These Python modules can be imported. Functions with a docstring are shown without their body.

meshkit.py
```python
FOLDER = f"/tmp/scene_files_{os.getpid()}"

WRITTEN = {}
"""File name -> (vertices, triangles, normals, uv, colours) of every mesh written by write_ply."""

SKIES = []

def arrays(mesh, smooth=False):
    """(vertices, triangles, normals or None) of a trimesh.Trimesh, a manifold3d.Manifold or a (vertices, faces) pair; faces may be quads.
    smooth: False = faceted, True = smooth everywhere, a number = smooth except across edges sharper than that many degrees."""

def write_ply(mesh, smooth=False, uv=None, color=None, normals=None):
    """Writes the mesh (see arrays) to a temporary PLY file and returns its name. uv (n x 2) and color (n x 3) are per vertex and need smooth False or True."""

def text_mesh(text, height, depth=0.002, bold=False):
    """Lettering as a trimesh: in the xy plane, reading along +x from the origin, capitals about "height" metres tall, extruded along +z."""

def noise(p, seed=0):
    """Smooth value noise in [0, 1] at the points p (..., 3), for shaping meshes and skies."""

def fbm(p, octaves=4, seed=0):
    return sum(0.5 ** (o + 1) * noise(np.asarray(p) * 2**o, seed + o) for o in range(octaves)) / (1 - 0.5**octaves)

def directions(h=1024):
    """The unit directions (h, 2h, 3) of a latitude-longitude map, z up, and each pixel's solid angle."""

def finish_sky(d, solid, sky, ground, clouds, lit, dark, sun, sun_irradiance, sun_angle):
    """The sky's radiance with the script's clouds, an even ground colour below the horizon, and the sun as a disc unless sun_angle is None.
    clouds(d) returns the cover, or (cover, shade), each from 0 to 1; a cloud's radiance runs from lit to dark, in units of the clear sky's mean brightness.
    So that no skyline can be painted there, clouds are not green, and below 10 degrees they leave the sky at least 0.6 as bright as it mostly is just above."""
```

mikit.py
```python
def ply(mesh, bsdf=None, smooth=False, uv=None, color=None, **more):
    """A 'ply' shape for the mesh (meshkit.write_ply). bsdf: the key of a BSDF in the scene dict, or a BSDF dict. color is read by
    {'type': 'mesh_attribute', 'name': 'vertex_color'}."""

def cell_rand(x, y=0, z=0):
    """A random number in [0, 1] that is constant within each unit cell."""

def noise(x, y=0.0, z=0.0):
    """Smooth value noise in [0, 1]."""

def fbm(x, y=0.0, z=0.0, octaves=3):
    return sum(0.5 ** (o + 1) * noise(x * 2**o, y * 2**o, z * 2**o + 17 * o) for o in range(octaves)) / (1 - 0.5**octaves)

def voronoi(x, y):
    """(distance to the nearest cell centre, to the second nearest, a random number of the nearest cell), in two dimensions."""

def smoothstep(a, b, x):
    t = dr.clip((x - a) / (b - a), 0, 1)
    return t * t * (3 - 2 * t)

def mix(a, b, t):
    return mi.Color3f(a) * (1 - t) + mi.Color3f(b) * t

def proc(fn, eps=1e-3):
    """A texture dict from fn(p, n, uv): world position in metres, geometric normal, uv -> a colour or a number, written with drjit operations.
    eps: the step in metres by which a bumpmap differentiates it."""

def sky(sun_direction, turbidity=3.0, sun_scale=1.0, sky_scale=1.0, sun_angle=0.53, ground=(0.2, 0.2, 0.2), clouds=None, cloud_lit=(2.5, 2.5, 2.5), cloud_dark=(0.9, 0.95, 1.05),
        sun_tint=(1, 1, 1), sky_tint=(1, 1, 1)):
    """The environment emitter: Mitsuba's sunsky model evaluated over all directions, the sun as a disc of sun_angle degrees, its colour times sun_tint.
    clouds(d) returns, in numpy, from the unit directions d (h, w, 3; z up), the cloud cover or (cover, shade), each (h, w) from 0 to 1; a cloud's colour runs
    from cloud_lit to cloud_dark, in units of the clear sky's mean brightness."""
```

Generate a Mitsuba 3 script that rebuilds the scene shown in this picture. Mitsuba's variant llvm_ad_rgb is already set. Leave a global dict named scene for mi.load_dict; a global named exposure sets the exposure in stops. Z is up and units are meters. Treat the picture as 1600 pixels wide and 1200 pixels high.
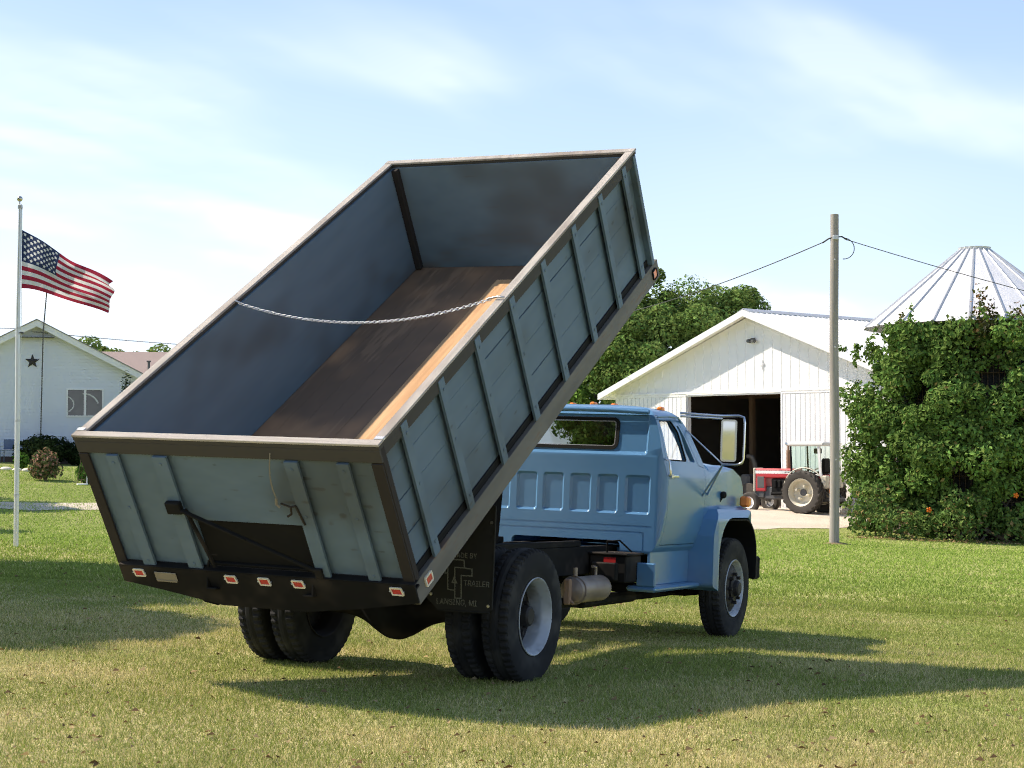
import math, numpy as np, trimesh, manifold3d as m3, shapely, mitsuba as mi, drjit as dr, mikit, meshkit
from shapely.geometry import Polygon, box as sbox, LineString
from shapely import affinity
from mikit import noise, fbm, smoothstep, mix, cell_rand
T4 = mi.ScalarTransform4f
scene, labels = {}, {}

# ------------------------------------------------------------------ camera, sky, exposure
PITCH = math.atan(100 / 2675.6)
scene['camera'] = {'type': 'perspective', 'fov': math.degrees(2 * math.atan(800 / 2675.6)), 'fov_axis': 'x', 'near_clip': 0.1, 'far_clip': 6000.0,
    'to_world': T4().look_at(origin=[0, 0, 1.53], target=[0, math.cos(PITCH), 1.53 + math.sin(PITCH)], up=[0, 0, 1])}
AZ, EL = math.radians(77), math.radians(48.5)
SUN = [-math.sin(AZ) * math.cos(EL), math.cos(AZ) * math.cos(EL), math.sin(EL)]
def sky_clouds(d):
    el = np.degrees(np.arcsin(np.clip(d[..., 2], -1, 1)))
    q = np.stack([d[..., 0] / (d[..., 2] + .12), d[..., 1] / (d[..., 2] + .12), np.zeros_like(el)], -1)
    r = np.stack([q[..., 0] * .9 + q[..., 1] * .25, q[..., 1] * .55 - q[..., 0] * .55, q[..., 2]], -1)
    w = meshkit.fbm(r * np.array([1.6, 4.0, 1]) + 3.1, 5, 7)
    b = meshkit.fbm(r * .8 + 9.7, 3, 3)
    wisp = np.clip((w - .50) / .24, 0, 1) ** 1.6 * np.clip((b - .33) / .3, 0, 1)
    up = np.maximum(el, 0); veil = .60 * np.clip(.80 - .75 * d[..., 0], .35, 1.2) * np.exp(-up / 6.0) + (.13 + .14 * np.clip((b - .3) / .4, 0, 1)) * np.exp(-(up / 30) ** 2)
    return np.clip(veil + .42 * wisp, 0, .92)
scene['sky'] = mikit.sky(SUN, turbidity=3.0, clouds=sky_clouds, cloud_lit=(3.0, 3.05, 3.1), cloud_dark=(1.3, 1.35, 1.4), sun_tint=(.92, .975, 1.09), sky_tint=(.98, 1.03, 1.13), ground=(.12, .13, .06))
exposure = 2.4

# ------------------------------------------------------------------ mesh helpers: a mesh is (vertices, triangles)
RNG = np.random.default_rng
def cat(*ms):
    vs, fs, n = [], [], 0
    for v, f in ms:
        vs.append(np.asarray(v, float)); fs.append(np.asarray(f, int) + n); n += len(v)
    return np.vstack(vs), np.vstack(fs)
def tri(f):
    f = np.asarray(f, int)
    return np.vstack([f[:, [0, 1, 2]], f[:, [0, 2, 3]]]) if f.shape[1] == 4 else f
def xf(m, M):
    v = np.asarray(m[0], float) @ M[:3, :3].T + M[:3, 3]
    f = np.asarray(m[1], int)
    return v, (f[:, ::-1] if np.linalg.det(M[:3, :3]) < 0 else f)
def mv(m, x=0, y=0, z=0):
    return np.asarray(m[0], float) + [x, y, z], m[1]
def mat(R=None, t=(0, 0, 0)):
    M = np.eye(4); M[:3, 3] = t
    if R is not None: M[:3, :3] = R
    return M
def rot(axis, deg):
    return trimesh.transformations.rotation_matrix(math.radians(deg), axis)
def hullp(pts):
    h = trimesh.convex.convex_hull(np.asarray(pts, float))
    return np.array(h.vertices), np.array(h.faces)
def bx(x0, x1, y0, y1, z0, z1, c=0.0):
    c = min(c, .45 * (x1 - x0), .45 * (y1 - y0), .45 * (z1 - z0))
    if c <= 0:
        v = np.array([[x, y, z] for x in (x0, x1) for y in (y0, y1) for z in (z0, z1)], float)
        return v, np.array([[0, 1, 3], [0, 3, 2], [4, 6, 7], [4, 7, 5], [0, 4, 5], [0, 5, 1], [2, 3, 7], [2, 7, 6], [0, 2, 6], [0, 6, 4], [1, 5, 7], [1, 7, 3]])
    p = []
    for k in range(3):
        for sx in (0, 1):
            for sy in (0, 1):
                for sz in (0, 1):
                    q = [x1 if sx else x0, y1 if sy else y0, z1 if sz else z0]
                    for j, s in enumerate((sx, sy, sz)):
                        if j != k: q[j] += -c if s else c
                    p.append(q)
    return hullp(p)
def tube(pts, r, n=8, cap=True):
    p = np.asarray(pts, float); k = len(p)
    t = np.gradient(p, axis=0); t /= np.linalg.norm(t, axis=1, keepdims=True) + 1e-12
    a0 = np.cross(t[0], [0, 0, 1.0])
    if np.linalg.norm(a0) < .2: a0 = np.cross(t[0], [1.0, 0, 0])
    A = []
    for i in range(k):
        a0 = a0 - t[i] * (a0 @ t[i]); a0 = a0 / np.linalg.norm(a0); A.append(a0)
    A = np.array(A); B = np.cross(t, A); ang = np.arange(n) * 2 * np.pi / n
    rr = np.broadcast_to(r, (k,))[:, None, None]
    v = p[:, None] + rr * (np.cos(ang)[None, :, None] * A[:, None] + np.sin(ang)[None, :, None] * B[:, None])
    i, j = np.meshgrid(np.arange(k - 1), np.arange(n), indexing='ij')
    q = np.stack([i * n + j, i * n + (j + 1) % n, (i + 1) * n + (j + 1) % n, (i + 1) * n + j], -1).reshape(-1, 4)
    v = v.reshape(-1, 3); f = tri(q)
    if cap:
        v = np.vstack([v, p[0], p[-1]]); a, b = k * n, k * n + 1
        f = np.vstack([f, [[a, (x + 1) % n, x] for x in range(n)], [[b, (k - 1) * n + x, (k - 1) * n + (x + 1) % n] for x in range(n)]])
    return v, f
def arc(c, r, a0, a1, n, u=(1, 0, 0), w=(0, 0, 1)):
    a = np.radians(np.linspace(a0, a1, n))
    return np.asarray(c) + r * (np.cos(a)[:, None] * np.asarray(u) + np.sin(a)[:, None] * np.asarray(w))
def lathe(prof, n=48, axis='z', rmod=None, closed=True):
    """prof: (radius, height) list; revolved about the axis."""
    prof = np.asarray(prof, float); k = len(prof); a = np.arange(n) * 2 * np.pi / n
    r = np.broadcast_to(prof[:, 0][:, None], (k, n)).copy()
    if rmod is not None: r = r + rmod(np.arange(k)[:, None], a[None, :])
    x, y = r * np.cos(a), r * np.sin(a); h = np.broadcast_to(prof[:, 1][:, None], (k, n))
    v = {'z': np.stack([x, y, h], -1), 'y': np.stack([y, h, x], -1), 'x': np.stack([h, x, y], -1)}[axis].reshape(-1, 3)
    i, j = np.meshgrid(np.arange(k - 1), np.arange(n), indexing='ij')
    q = np.stack([i * n + j, i * n + (j + 1) % n, (i + 1) * n + (j + 1) % n, (i + 1) * n + j], -1).reshape(-1, 4)
    return v, tri(q)
def ext(poly, h0, h1, plane='xy'):
    """extrude a shapely polygon; plane 'xz': polygon in x,z, along y; 'yz': along x; 'xy': along z."""
    gs = [g for g in getattr(poly, 'geoms', [poly]) if g.geom_type == 'Polygon' and g.area > 1e-7]
    out = []
    for g in gs:
        t = trimesh.creation.extrude_polygon(shapely.set_precision(g, 1e-6), h1 - h0, engine='earcut')
        v = np.array(t.vertices); v[:, 2] += h0; f = np.array(t.faces)
        if plane == 'xz': v = v[:, [0, 2, 1]]; f = f[:, ::-1]
        if plane == 'yz': v = v[:, [2, 0, 1]]
        out.append((v, f))
    return cat(*out)
def M3(m):
    return m3.Manifold(m3.Mesh(np.asarray(m[0], np.float32), np.asarray(m[1], np.uint32)))
def back(man):
    k = man.to_mesh(); return np.array(k.vert_properties[:, :3], float), np.array(k.tri_verts, int)
def auto(m, deg=30):
    """split vertices so that smooth=True shades smoothly within deg and stays crisp across sharper edges; slivers follow the larger faces."""
    v, f = np.asarray(m[0], float), np.asarray(m[1], int)
    key = np.unique(np.round(v, 5), axis=0, return_inverse=True)[1].reshape(-1)
    n = np.cross(v[f[:, 1]] - v[f[:, 0]], v[f[:, 2]] - v[f[:, 0]]); ar = np.linalg.norm(n, axis=1); ok = ar > 1e-12
    n = n / np.maximum(ar, 1e-12)[:, None]; c = math.cos(math.radians(deg)); g = key[f]; by = {}
    for i in np.argsort(-ar):
        if ok[i]:
            for k in range(3): by.setdefault(g[i, k], []).append((i, k))
    nf = f.copy(); nv = []
    for q, lst in by.items():
        seeds = []
        for i, k in lst:
            best, bd = None, c
            for s_ in seeds:
                d = float(n[i] @ s_[0])
                if d > bd: best, bd = s_, d
            if best is None and seeds and ar[i] < 2e-5: best = max(seeds, key=lambda s_: n[i] @ s_[0])
            if best is None:
                best = [n[i], len(nv)]; seeds.append(best); nv.append(v[f[i, k]])
            nf[i, k] = best[1]
    return np.array(nv), nf[ok]
def ext3(poly, h0, h1, plane):
    cs = m3.CrossSection([np.array(g.exterior.coords)[:-1] if g.exterior.is_ccw else np.array(g.exterior.coords)[:-1][::-1] for g in getattr(poly, 'geoms', [poly])])
    for g in getattr(poly, 'geoms', [poly]):
        for h in g.interiors: cs = cs - m3.CrossSection([np.array(h.coords)[:-1] if h.is_ccw else np.array(h.coords)[:-1][::-1]])
    e = m3.Manifold.extrude(cs, h1 - h0).translate([0, 0, h0])
    if plane == 'xz': e = e.transform(np.array([[1, 0, 0, 0], [0, 0, 1, 0], [0, 1, 0, 0]], float))
    if plane == 'yz': e = e.transform(np.array([[0, 0, 1, 0], [1, 0, 0, 0], [0, 1, 0, 0]], float))
    return e
def rrect(x0, x1, y0, y1, r):
    return sbox(x0 + r, y0 + r, x1 - r, y1 - r).buffer(r, 6)
def fil(poly, r):
    return poly.buffer(-r, 6).buffer(2 * r, 6).buffer(-r, 6)

def add(key, m, bsdf, smooth=False, M=None, label=None, cat_=None, group=None, kind=None, color=None):
    k, n = key, 0
    while k in scene: n += 1; k = f'{key}_{n:03d}'
    if M is not None: m = xf(m, M)
    v, f = np.asarray(m[0], float), np.asarray(m[1], int)
    scene[k] = mikit.ply((v, f), bsdf, smooth=smooth, color=color)
    tag(k, label, cat_, group, kind)
    return k
def tag(k, label=None, cat_=None, group=None, kind=None):
    d = {a: b for a, b in (('label', label), ('category', cat_), ('group', group), ('kind', kind)) if b}
    if d: labels[k] = {**labels.get(k, {}), **d}

# ------------------------------------------------------------------ ground shape
def ss(e0, e1, x):
    t = np.clip((x - e0) / (e1 - e0), 0, 1); return t * t * (3 - 2 * t)
def gz(x, y):
    x, y = np.asarray(x, float), np.asarray(y, float)
    yy = np.where(y > 70, 70 + 15 * np.tanh((y - 70) / 15), y)
    xx = np.where(np.abs(x) > 40, np.sign(x) * (40 + 10 * np.tanh((np.abs(x) - 40) / 10)), x)
    w = ss(-10, 6, x)
    return -.004 - .03971 * xx - .01707 * yy + 1.4 * ss(34, 60, y) * (1 - w) + .75 * ss(49, 68, y) * w + .13 * ss(-.4, 2.2, x) * (1 - ss(12, 18, y))

# ------------------------------------------------------------------ materials
def mat_(key, col, rough=.6, metal=0.0, two=True, spec=.5, bump=None, bs=.002, **kw):
    b = {'type': 'principled', 'base_color': col if isinstance(col, dict) else {'type': 'rgb', 'value': list(col)},
         'roughness': rough if isinstance(rough, dict) else float(rough), 'metallic': float(metal), 'specular': float(spec), **kw}
    if bump is not None: b = {'type': 'bumpmap', 'arbitrary': bump, 'scale': float(bs), 'bsdf': b}
    scene[key] = {'type': 'twosided', 'bsdf': b} if two else b
    return key
VC = {'type': 'mesh_attribute', 'name': 'vertex_color'}
def lum(c, k): return tuple(x * k for x in c)

MT = np.array([[0.43146, -0.90126, 0.03968, -0.89914], [0.90154, 0.43235, 0.01705, 13.36127], [-0.03252, 0.02841, 0.99907, -0.19632], [0, 0, 0, 1.0]])
TH = math.radians(32.78)
MB = MT @ mat(np.array([[math.cos(TH), 0, -math.sin(TH)], [0, 1, 0], [math.sin(TH), 0, math.cos(TH)]]), (-1.913, 0, .8255))
MBI, MTI = np.linalg.inv(MB), np.linalg.inv(MT)
def loc(p, MI):
    return [p.x * float(MI[i, 0]) + p.y * float(MI[i, 1]) + p.z * float(MI[i, 2]) + float(MI[i, 3]) for i in range(3)]

def lawn_col(p, n, uv):
    a = fbm(p.x * .22, p.y * .22, 0, 3); b = fbm(p.x * 1.3 + 7, p.y * 1.3, 2, 3); c = noise(p.x * 23, p.y * 23, 1); e = noise(p.x * 70, p.y * 70, 4)
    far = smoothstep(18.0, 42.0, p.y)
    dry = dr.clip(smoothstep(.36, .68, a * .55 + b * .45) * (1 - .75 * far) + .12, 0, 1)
    g = mix((.195, .25, .055), (.47, .41, .20), dry)
    return g * (.55 + .55 * c + .35 * e)
mat_('m_lawn', mikit.proc(lawn_col), .9, spec=.2, bump=mikit.proc(lambda p, n, uv: noise(p.x * 35, p.y * 35, 1) + .6 * noise(p.x * 90, p.y * 90, 3)), bs=.02)
def gravel_col(p, n, uv):
    a = fbm(p.x * .8, p.y * .8, 0, 3); b = noise(p.x * 40, p.y * 40, 0)
    return mix((.34, .28, .21), (.50, .44, .36), a * .6 + b * .4)
mat_('m_gravel', mikit.proc(gravel_col), .95, spec=.2)
scene['m_grass'] = {'type': 'principledthin', 'base_color': VC, 'roughness': .7, 'diff_trans': .7, 'eta': 1.3}
scene['m_leaf'] = {'type': 'principledthin', 'base_color': VC, 'roughness': .42, 'diff_trans': .28, 'eta': 1.4}
def bark_col(p, n, uv): return mix((.10, .075, .05), (.24, .20, .155), fbm(p.x * 9, p.y * 9, p.z * 1.5, 3))
mat_('m_bark', mikit.proc(bark_col), .9)
def pole_col(p, n, uv):
    a = fbm(p.x * 22, p.y * 22, p.z * .5, 3); b = fbm(p.x * 2, p.y * 2, p.z * .35 + 3, 2)
    return mix((.17, .15, .13), (.42, .385, .35), a * .65 + b * .4)
mat_('m_pole', mikit.proc(pole_col), .85, bump=mikit.proc(lambda p, n, uv: fbm(p.x * 60, p.y * 60, p.z * .8, 2)), bs=.006)
# truck
def box_blue(p, n, uv):
    a, b, c = loc(p, MBI)
    g = fbm(a * 2.2, b * 6, c * 14, 3); w = fbm(a * 1.1 + 5, b * 1.1, c * 1.6, 3); s = noise(a * 9, b * 9 + 3, c * 26)
    col = mix((.088, .136, .182), (.114, .164, .214), g)
    col = mix(col, (.062, .078, .085), smoothstep(.52, .78, w) * .8)
    col = mix(col, (.05, .05, .05), smoothstep(.80, .93, s * .72 + w * .35) * .7)
    return col
mat_('m_boxblue', mikit.proc(box_blue), .62, spec=.35, bump=mikit.proc(lambda p, n, uv: (lambda q: fbm(q[0] * 3, q[1] * 30, q[2] * 40, 3) + 4.0 * noise(q[0] * 2.2, q[1] * 2.2, q[2] * 2.6))(loc(p, MBI))), bs=.0035)
def box_inner(p, n, uv):
    a, b, c = loc(p, MBI); g = fbm(a * 2.2, b * 6, c * 9, 3); w = fbm(a * 1.0 + 5, b * 1.3, c * 1.6, 3); k = noise(a * 3, b * 5, c * 30)
    col = mix((.108, .156, .198), (.142, .192, .235), g)
    col = mix(col, (.075, .085, .092), smoothstep(.50, .76, w) * .7)
    col = mix(col, (.13, .10, .08), smoothstep(.55, .9, w * .6 + k * .4) * smoothstep(.75, .05, c) * .6)
    return mix(col, (.10, .09, .085), smoothstep(.80, .95, k * .7 + w * .35) * .6)
mat_('m_boxinner', mikit.proc(box_inner), .6, spec=.35)
def rail_wood(p, n, uv):
    a, b, c = loc(p, MBI)
    e = smoothstep(-.02, .10, a)                      # the rear rail runs across, the others along
    g = fbm(a * (3 + 22 * (1 - e)), b * (3 + 22 * e), c * 20, 3); w = fbm(a * 2, b * 2, c * 3, 2)
    return mix(mix((.26, .235, .21), (.47, .435, .385), g), (.16, .125, .10), smoothstep(.48, .78, w) * .65)
mat_('m_railwood', mikit.proc(rail_wood), .85, spec=.2)
def floor_col(p, n, uv):
    a, b, c = loc(p, MBI)
    g = fbm(a * 3, b * 34, c * 3, 3); w = fbm(a * 1.3, b * 1.9, 2, 3)
    r = noise(a * 1.2, b * 9, 5) * .5 + noise(a * 6, b * 40, 2) * .5
    col = mix(mix((.24, .135, .075), (.38, .21, .11), fbm(a * 5, b * 7, 1, 4)), (.11, .080, .058), smoothstep(.40, .70, w) * .75)
    return mix(col, (.40, .25, .15), smoothstep(.55, .85, r) * .28)
mat_('m_floor', mikit.proc(floor_col), .75, spec=.3)
def rustdark(p, n, uv):
    a, b, c = loc(p, MTI); w = fbm(a * 4, b * 4, c * 4, 3)
    return mix((.008, .008, .008), (.034, .028, .023), smoothstep(.45, .8, w))
def sunstrip_col(p, n, uv):
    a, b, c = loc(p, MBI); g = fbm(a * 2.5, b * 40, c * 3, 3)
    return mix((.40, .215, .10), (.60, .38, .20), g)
mat_('m_sunstrip', mikit.proc(sunstrip_col), .75, spec=.3)  # orange wood colour that carries the sunlight of the floor strip
mat_('m_frame', mikit.proc(rustdark), .75, spec=.15)
mat_('m_postdark', (.026, .022, .020), .75, spec=.25)
mat_('m_fascia', (.050, .046, .041), .75, spec=.3)
def channel_col(p, n, uv):
    a, b, c = loc(p, MBI); w = fbm(a * 2.5, b * 5, c * 9, 3); s = noise(a * 14, b, c * 60)
    return mix(mix((.085, .078, .068), (.15, .14, .122), w), (.14, .085, .05), smoothstep(.66, .9, s * .5 + w * .6) * .7)
mat_('m_channel', mikit.proc(channel_col), .6, spec=.4)
def paint_col(p, n, uv):
    a, b, c = loc(p, MTI); w = fbm(a * 3, b * 3, c * 3, 3)
    d = smoothstep(.95, .45, c) * smoothstep(.35, .75, w)
    return mix(mix((.084, .205, .375), (.100, .228, .40), w), (.20, .20, .18), d * .5)
scene['m_paint'] = {'type': 'twosided', 'bsdf': {'type': 'roughplastic', 'diffuse_reflectance': mikit.proc(paint_col), 'alpha': .075, 'int_ior': 1.52, 'nonlinear': False}}
mat_('m_black', (.011, .011, .011), .7, spec=.12)
mat_('m_rubber', (.024, .024, .025), .82, spec=.3)
def tyre_col(p, n, uv):
    w = fbm(p.x * 6, p.y * 6, p.z * 6, 3); return mix((.013, .013, .014), (.040, .038, .034), smoothstep(.4, .8, w))
mat_('m_tyre', mikit.proc(tyre_col), .85, spec=.3)
def rim_col(p, n, uv):
    w = fbm(p.x * 9, p.y * 9, p.z * 9, 3); return mix((.40, .42, .44), (.14, .12, .10), smoothstep(.45, .85, w) * .8)
mat_('m_rim', mikit.proc(rim_col), .45, metal=.25, spec=.5)
mat_('m_hub', (.022, .019, .018), .6, spec=.3)
mat_('m_chrome', (.72, .73, .74), .16, metal=1.0)
mat_('m_steel', (.52, .51, .49), .35, metal=.9)
mat_('m_galv', (.55, .56, .57), .45, metal=.6)
mat_('m_mirror', (.55, .57, .60), .02, metal=1.0)
scene['m_glass'] = {'type': 'thindielectric', 'int_ior': 1.5}
mat_('m_red', (.42, .02, .02), .3, clearcoat=.6)
mat_('m_amber', (.75, .20, .02), .3, clearcoat=.6)
mat_('m_cream', (.62, .57, .45), .5)
mat_('m_plate', (.20, .18, .145), .5, metal=.2)
mat_('m_rope', (.20, .175, .13), .9)
mat_('m_letter', (.16, .155, .12), .7)
mat_('m_flap', (.020, .019, .016), .7, spec=.3)
mat_('m_yellow', (.40, .24, .05), .6)
mat_('m_tank', mikit.proc(lambda p, n, uv: mix((.36, .30, .25), (.20, .15, .12), fbm(p.x * 8, p.y * 8, p.z * 8, 3))), .45, metal=.4)
mat_('m_seat', (.05, .05, .06), .8)
# buildings
mat_('m_white', (.80, .80, .79), .5)
mat_('m_white2', (.76, .76, .75), .6)
mat_('m_barnrib', (.55, .56, .58), .5)
mat_('m_barnroof', (.78, .78, .77), .42, metal=.1)
mat_('m_dark', (.03, .03, .03), .8)
mat_('m_wood', (.16, .11, .07), .85)
mat_('m_soil', mikit.proc(lambda p, n, uv: mix((.10, .075, .045), (.24, .19, .10), noise(p.x * 18, p.y * 18, 0) * .6 + .4 * noise(p.x * 60, p.y * 60, 1))), .95, spec=.1)
mat_('m_siding', (.64, .67, .72), .6)
mat_('m_shingle', (.24, .23, .22), .9)
mat_('m_redroof', (.29, .225, .20), .9)
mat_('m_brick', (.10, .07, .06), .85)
mat_('m_gal', mikit.proc(lambda p, n, uv: mix((.60, .61, .64), (.72, .72, .73), fbm(p.x * 1.5, p.y * 1.5, p.z * .8, 3))), .5, metal=.1)
mat_('m_star', (.035, .032, .034), .7)
mat_('m_flagpole', (.66, .67, .68), .35, metal=.5)
mat_('m_gold', (.55, .52, .45), .25, metal=.9)
mat_('m_cable', (.06, .065, .065), .7)
mat_('m_curtain', (.66, .66, .64), .8)
mat_('m_blueplastic', (.11, .15, .24), .6)
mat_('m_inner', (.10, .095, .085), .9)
scene['m_dimglass'] = {'type': 'thindielectric', 'int_ior': 1.55, 'specular_transmittance': {'type': 'rgb', 'value': [.27, .30, .31]}}  # dim pane that passes only part of the view behind it
# tractor
mat_('m_tred', (.48, .035, .045), .4, clearcoat=.5)
mat_('m_tgrey', (.10, .10, .10), .6)
mat_('m_tyre2', (.075, .068, .060), .9, spec=.25)
mat_('m_trim', (.62, .58, .47), .55)
mat_('m_rust', (.30, .19, .12), .8)
scene['m_tglass'] = {'type': 'thindielectric', 'int_ior': 1.5, 'specular_transmittance': {'type': 'rgb', 'value': [.80, .91, .88]}}

# ------------------------------------------------------------------ setting
def grid(xs, ys, dz=0.0, fz=gz):
    X, Y = np.meshgrid(xs, ys, indexing='ij'); v = np.stack([X, Y, fz(X, Y) + dz], -1).reshape(-1, 3)
    ny = len(ys); i, j = np.meshgrid(np.arange(len(xs) - 1), np.arange(ny - 1), indexing='ij')
    q = np.stack([i * ny + j, (i + 1) * ny + j, (i + 1) * ny + j + 1, i * ny + j + 1], -1).reshape(-1, 4)
    return v, tri(q)
xs = np.unique(np.concatenate([-np.geomspace(32, 2500, 26), np.arange(-32, 32.1, .5), np.geomspace(32, 2500, 26)]))
ys = np.unique(np.concatenate([-np.geomspace(8, 2500, 26), np.arange(-8, 95.1, .5), np.geomspace(95, 2500, 26)]))
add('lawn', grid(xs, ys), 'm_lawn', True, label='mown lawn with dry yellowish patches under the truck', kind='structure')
# gravel drive: crosses behind the truck from the left and widens to the yard in front of the barn
dc = [(-34, 40.2, 41.9), (-20, 41.3, 43.0), (-12, 41.4, 43.2), (-9, 42.4, 44.6), (-4, 45.5, 49), (0, 48.8, 55), (4, 52.0, 64), (7.6, 54.8, 80), (9.5, 56.2, 80), (11.5, 57.2, 80), (14, 59.5, 80), (20, 64, 82), (30, 70, 84)]
sx = np.linspace(-34, 30, 260); lo, hi = np.interp(sx, [c[0] for c in dc], [c[1] for c in dc]), np.interp(sx, [c[0] for c in dc], [c[2] for c in dc])
lo = lo + .16 * np.sin(sx * 2.3) + .1 * np.sin(sx * 5.1 + 1)
tt = np.linspace(0, 1, 60); GX = np.repeat(sx[:, None], 60, 1); GY = lo[:, None] + (hi - lo)[:, None] * tt
gv = np.stack([GX, GY, gz(GX, GY) + .012], -1).reshape(-1, 3)
i, j = np.meshgrid(np.arange(259), np.arange(59), indexing='ij')
add('driveway', (gv, tri(np.stack([i * 60 + j, (i + 1) * 60 + j, (i + 1) * 60 + j + 1, i * 60 + j + 1], -1).reshape(-1, 4))), 'm_gravel', True, label='pale gravel driveway between the lawn and the white barn', kind='structure')

def patch(x, y, s, seed): return meshkit.fbm(np.stack([x * s, y * s, np.full_like(x, seed)], -1), 3, seed)
def make_grass(n, y0, y1, seed, hmin, hmax, w):
    r = RNG(seed)
    y = y0 + (y1 - y0) * r.random(n) ** 1.35; x = (r.random(n) * 2 - 1) * (.32 * y + 1.3)
    z = gz(x, y); a = r.random(n) * 2 * np.pi; h = hmin + (hmax - hmin) * r.random(n) ** 1.5
    tall = patch(x, y, .8, 5); h *= .6 + .8 * tall
    ln = (r.random(n) * .9 + .1) * h; b = r.random(n) * 2 * np.pi; wd = w * (.6 + .8 * r.random(n)) * (y / 10) ** .5
    base = np.stack([x, y, z - .004], -1); d = np.stack([np.cos(a) * wd, np.sin(a) * wd, np.zeros(n)], -1)
    tip = base + np.stack([np.cos(b) * ln, np.sin(b) * ln, h], -1)
    v = np.stack([base - d / 2, base + d / 2, tip], 1).reshape(-1, 3); f = np.arange(3 * n).reshape(-1, 3)
    dry = np.clip((patch(x, y, .28, 2) * .5 + patch(x, y, 1.3, 9) * .5 - .40) / .26, 0, 1) * (1 - .85 * ss(14, 27, y))
    straw = r.random(n) < .12 + .50 * dry - .12 * ss(14, 26, y) + .12 * (1 - ss(9, 14, y))
    g = np.array([.265, .315, .078]) * (.65 + .7 * r.random(n))[:, None] + np.array([.07, .035, .012]) * (dry * r.random(n))[:, None]
    s = np.array([.66, .57, .29]) * (.6 + .7 * r.random(n))[:, None]
    c = np.where(straw[:, None], s, g)
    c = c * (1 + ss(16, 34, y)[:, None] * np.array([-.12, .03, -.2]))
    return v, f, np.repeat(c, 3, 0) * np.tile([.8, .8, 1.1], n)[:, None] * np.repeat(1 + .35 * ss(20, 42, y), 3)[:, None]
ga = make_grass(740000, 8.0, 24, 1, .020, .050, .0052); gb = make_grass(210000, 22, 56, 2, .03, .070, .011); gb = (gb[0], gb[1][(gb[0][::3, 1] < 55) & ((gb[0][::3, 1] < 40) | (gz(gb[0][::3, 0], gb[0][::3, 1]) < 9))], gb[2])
add('grass', cat(ga[:2], gb[:2]), 'm_grass', color=np.vstack([ga[2], gb[2]]), label='short grass blades of the mown lawn', kind='stuff')
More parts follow.
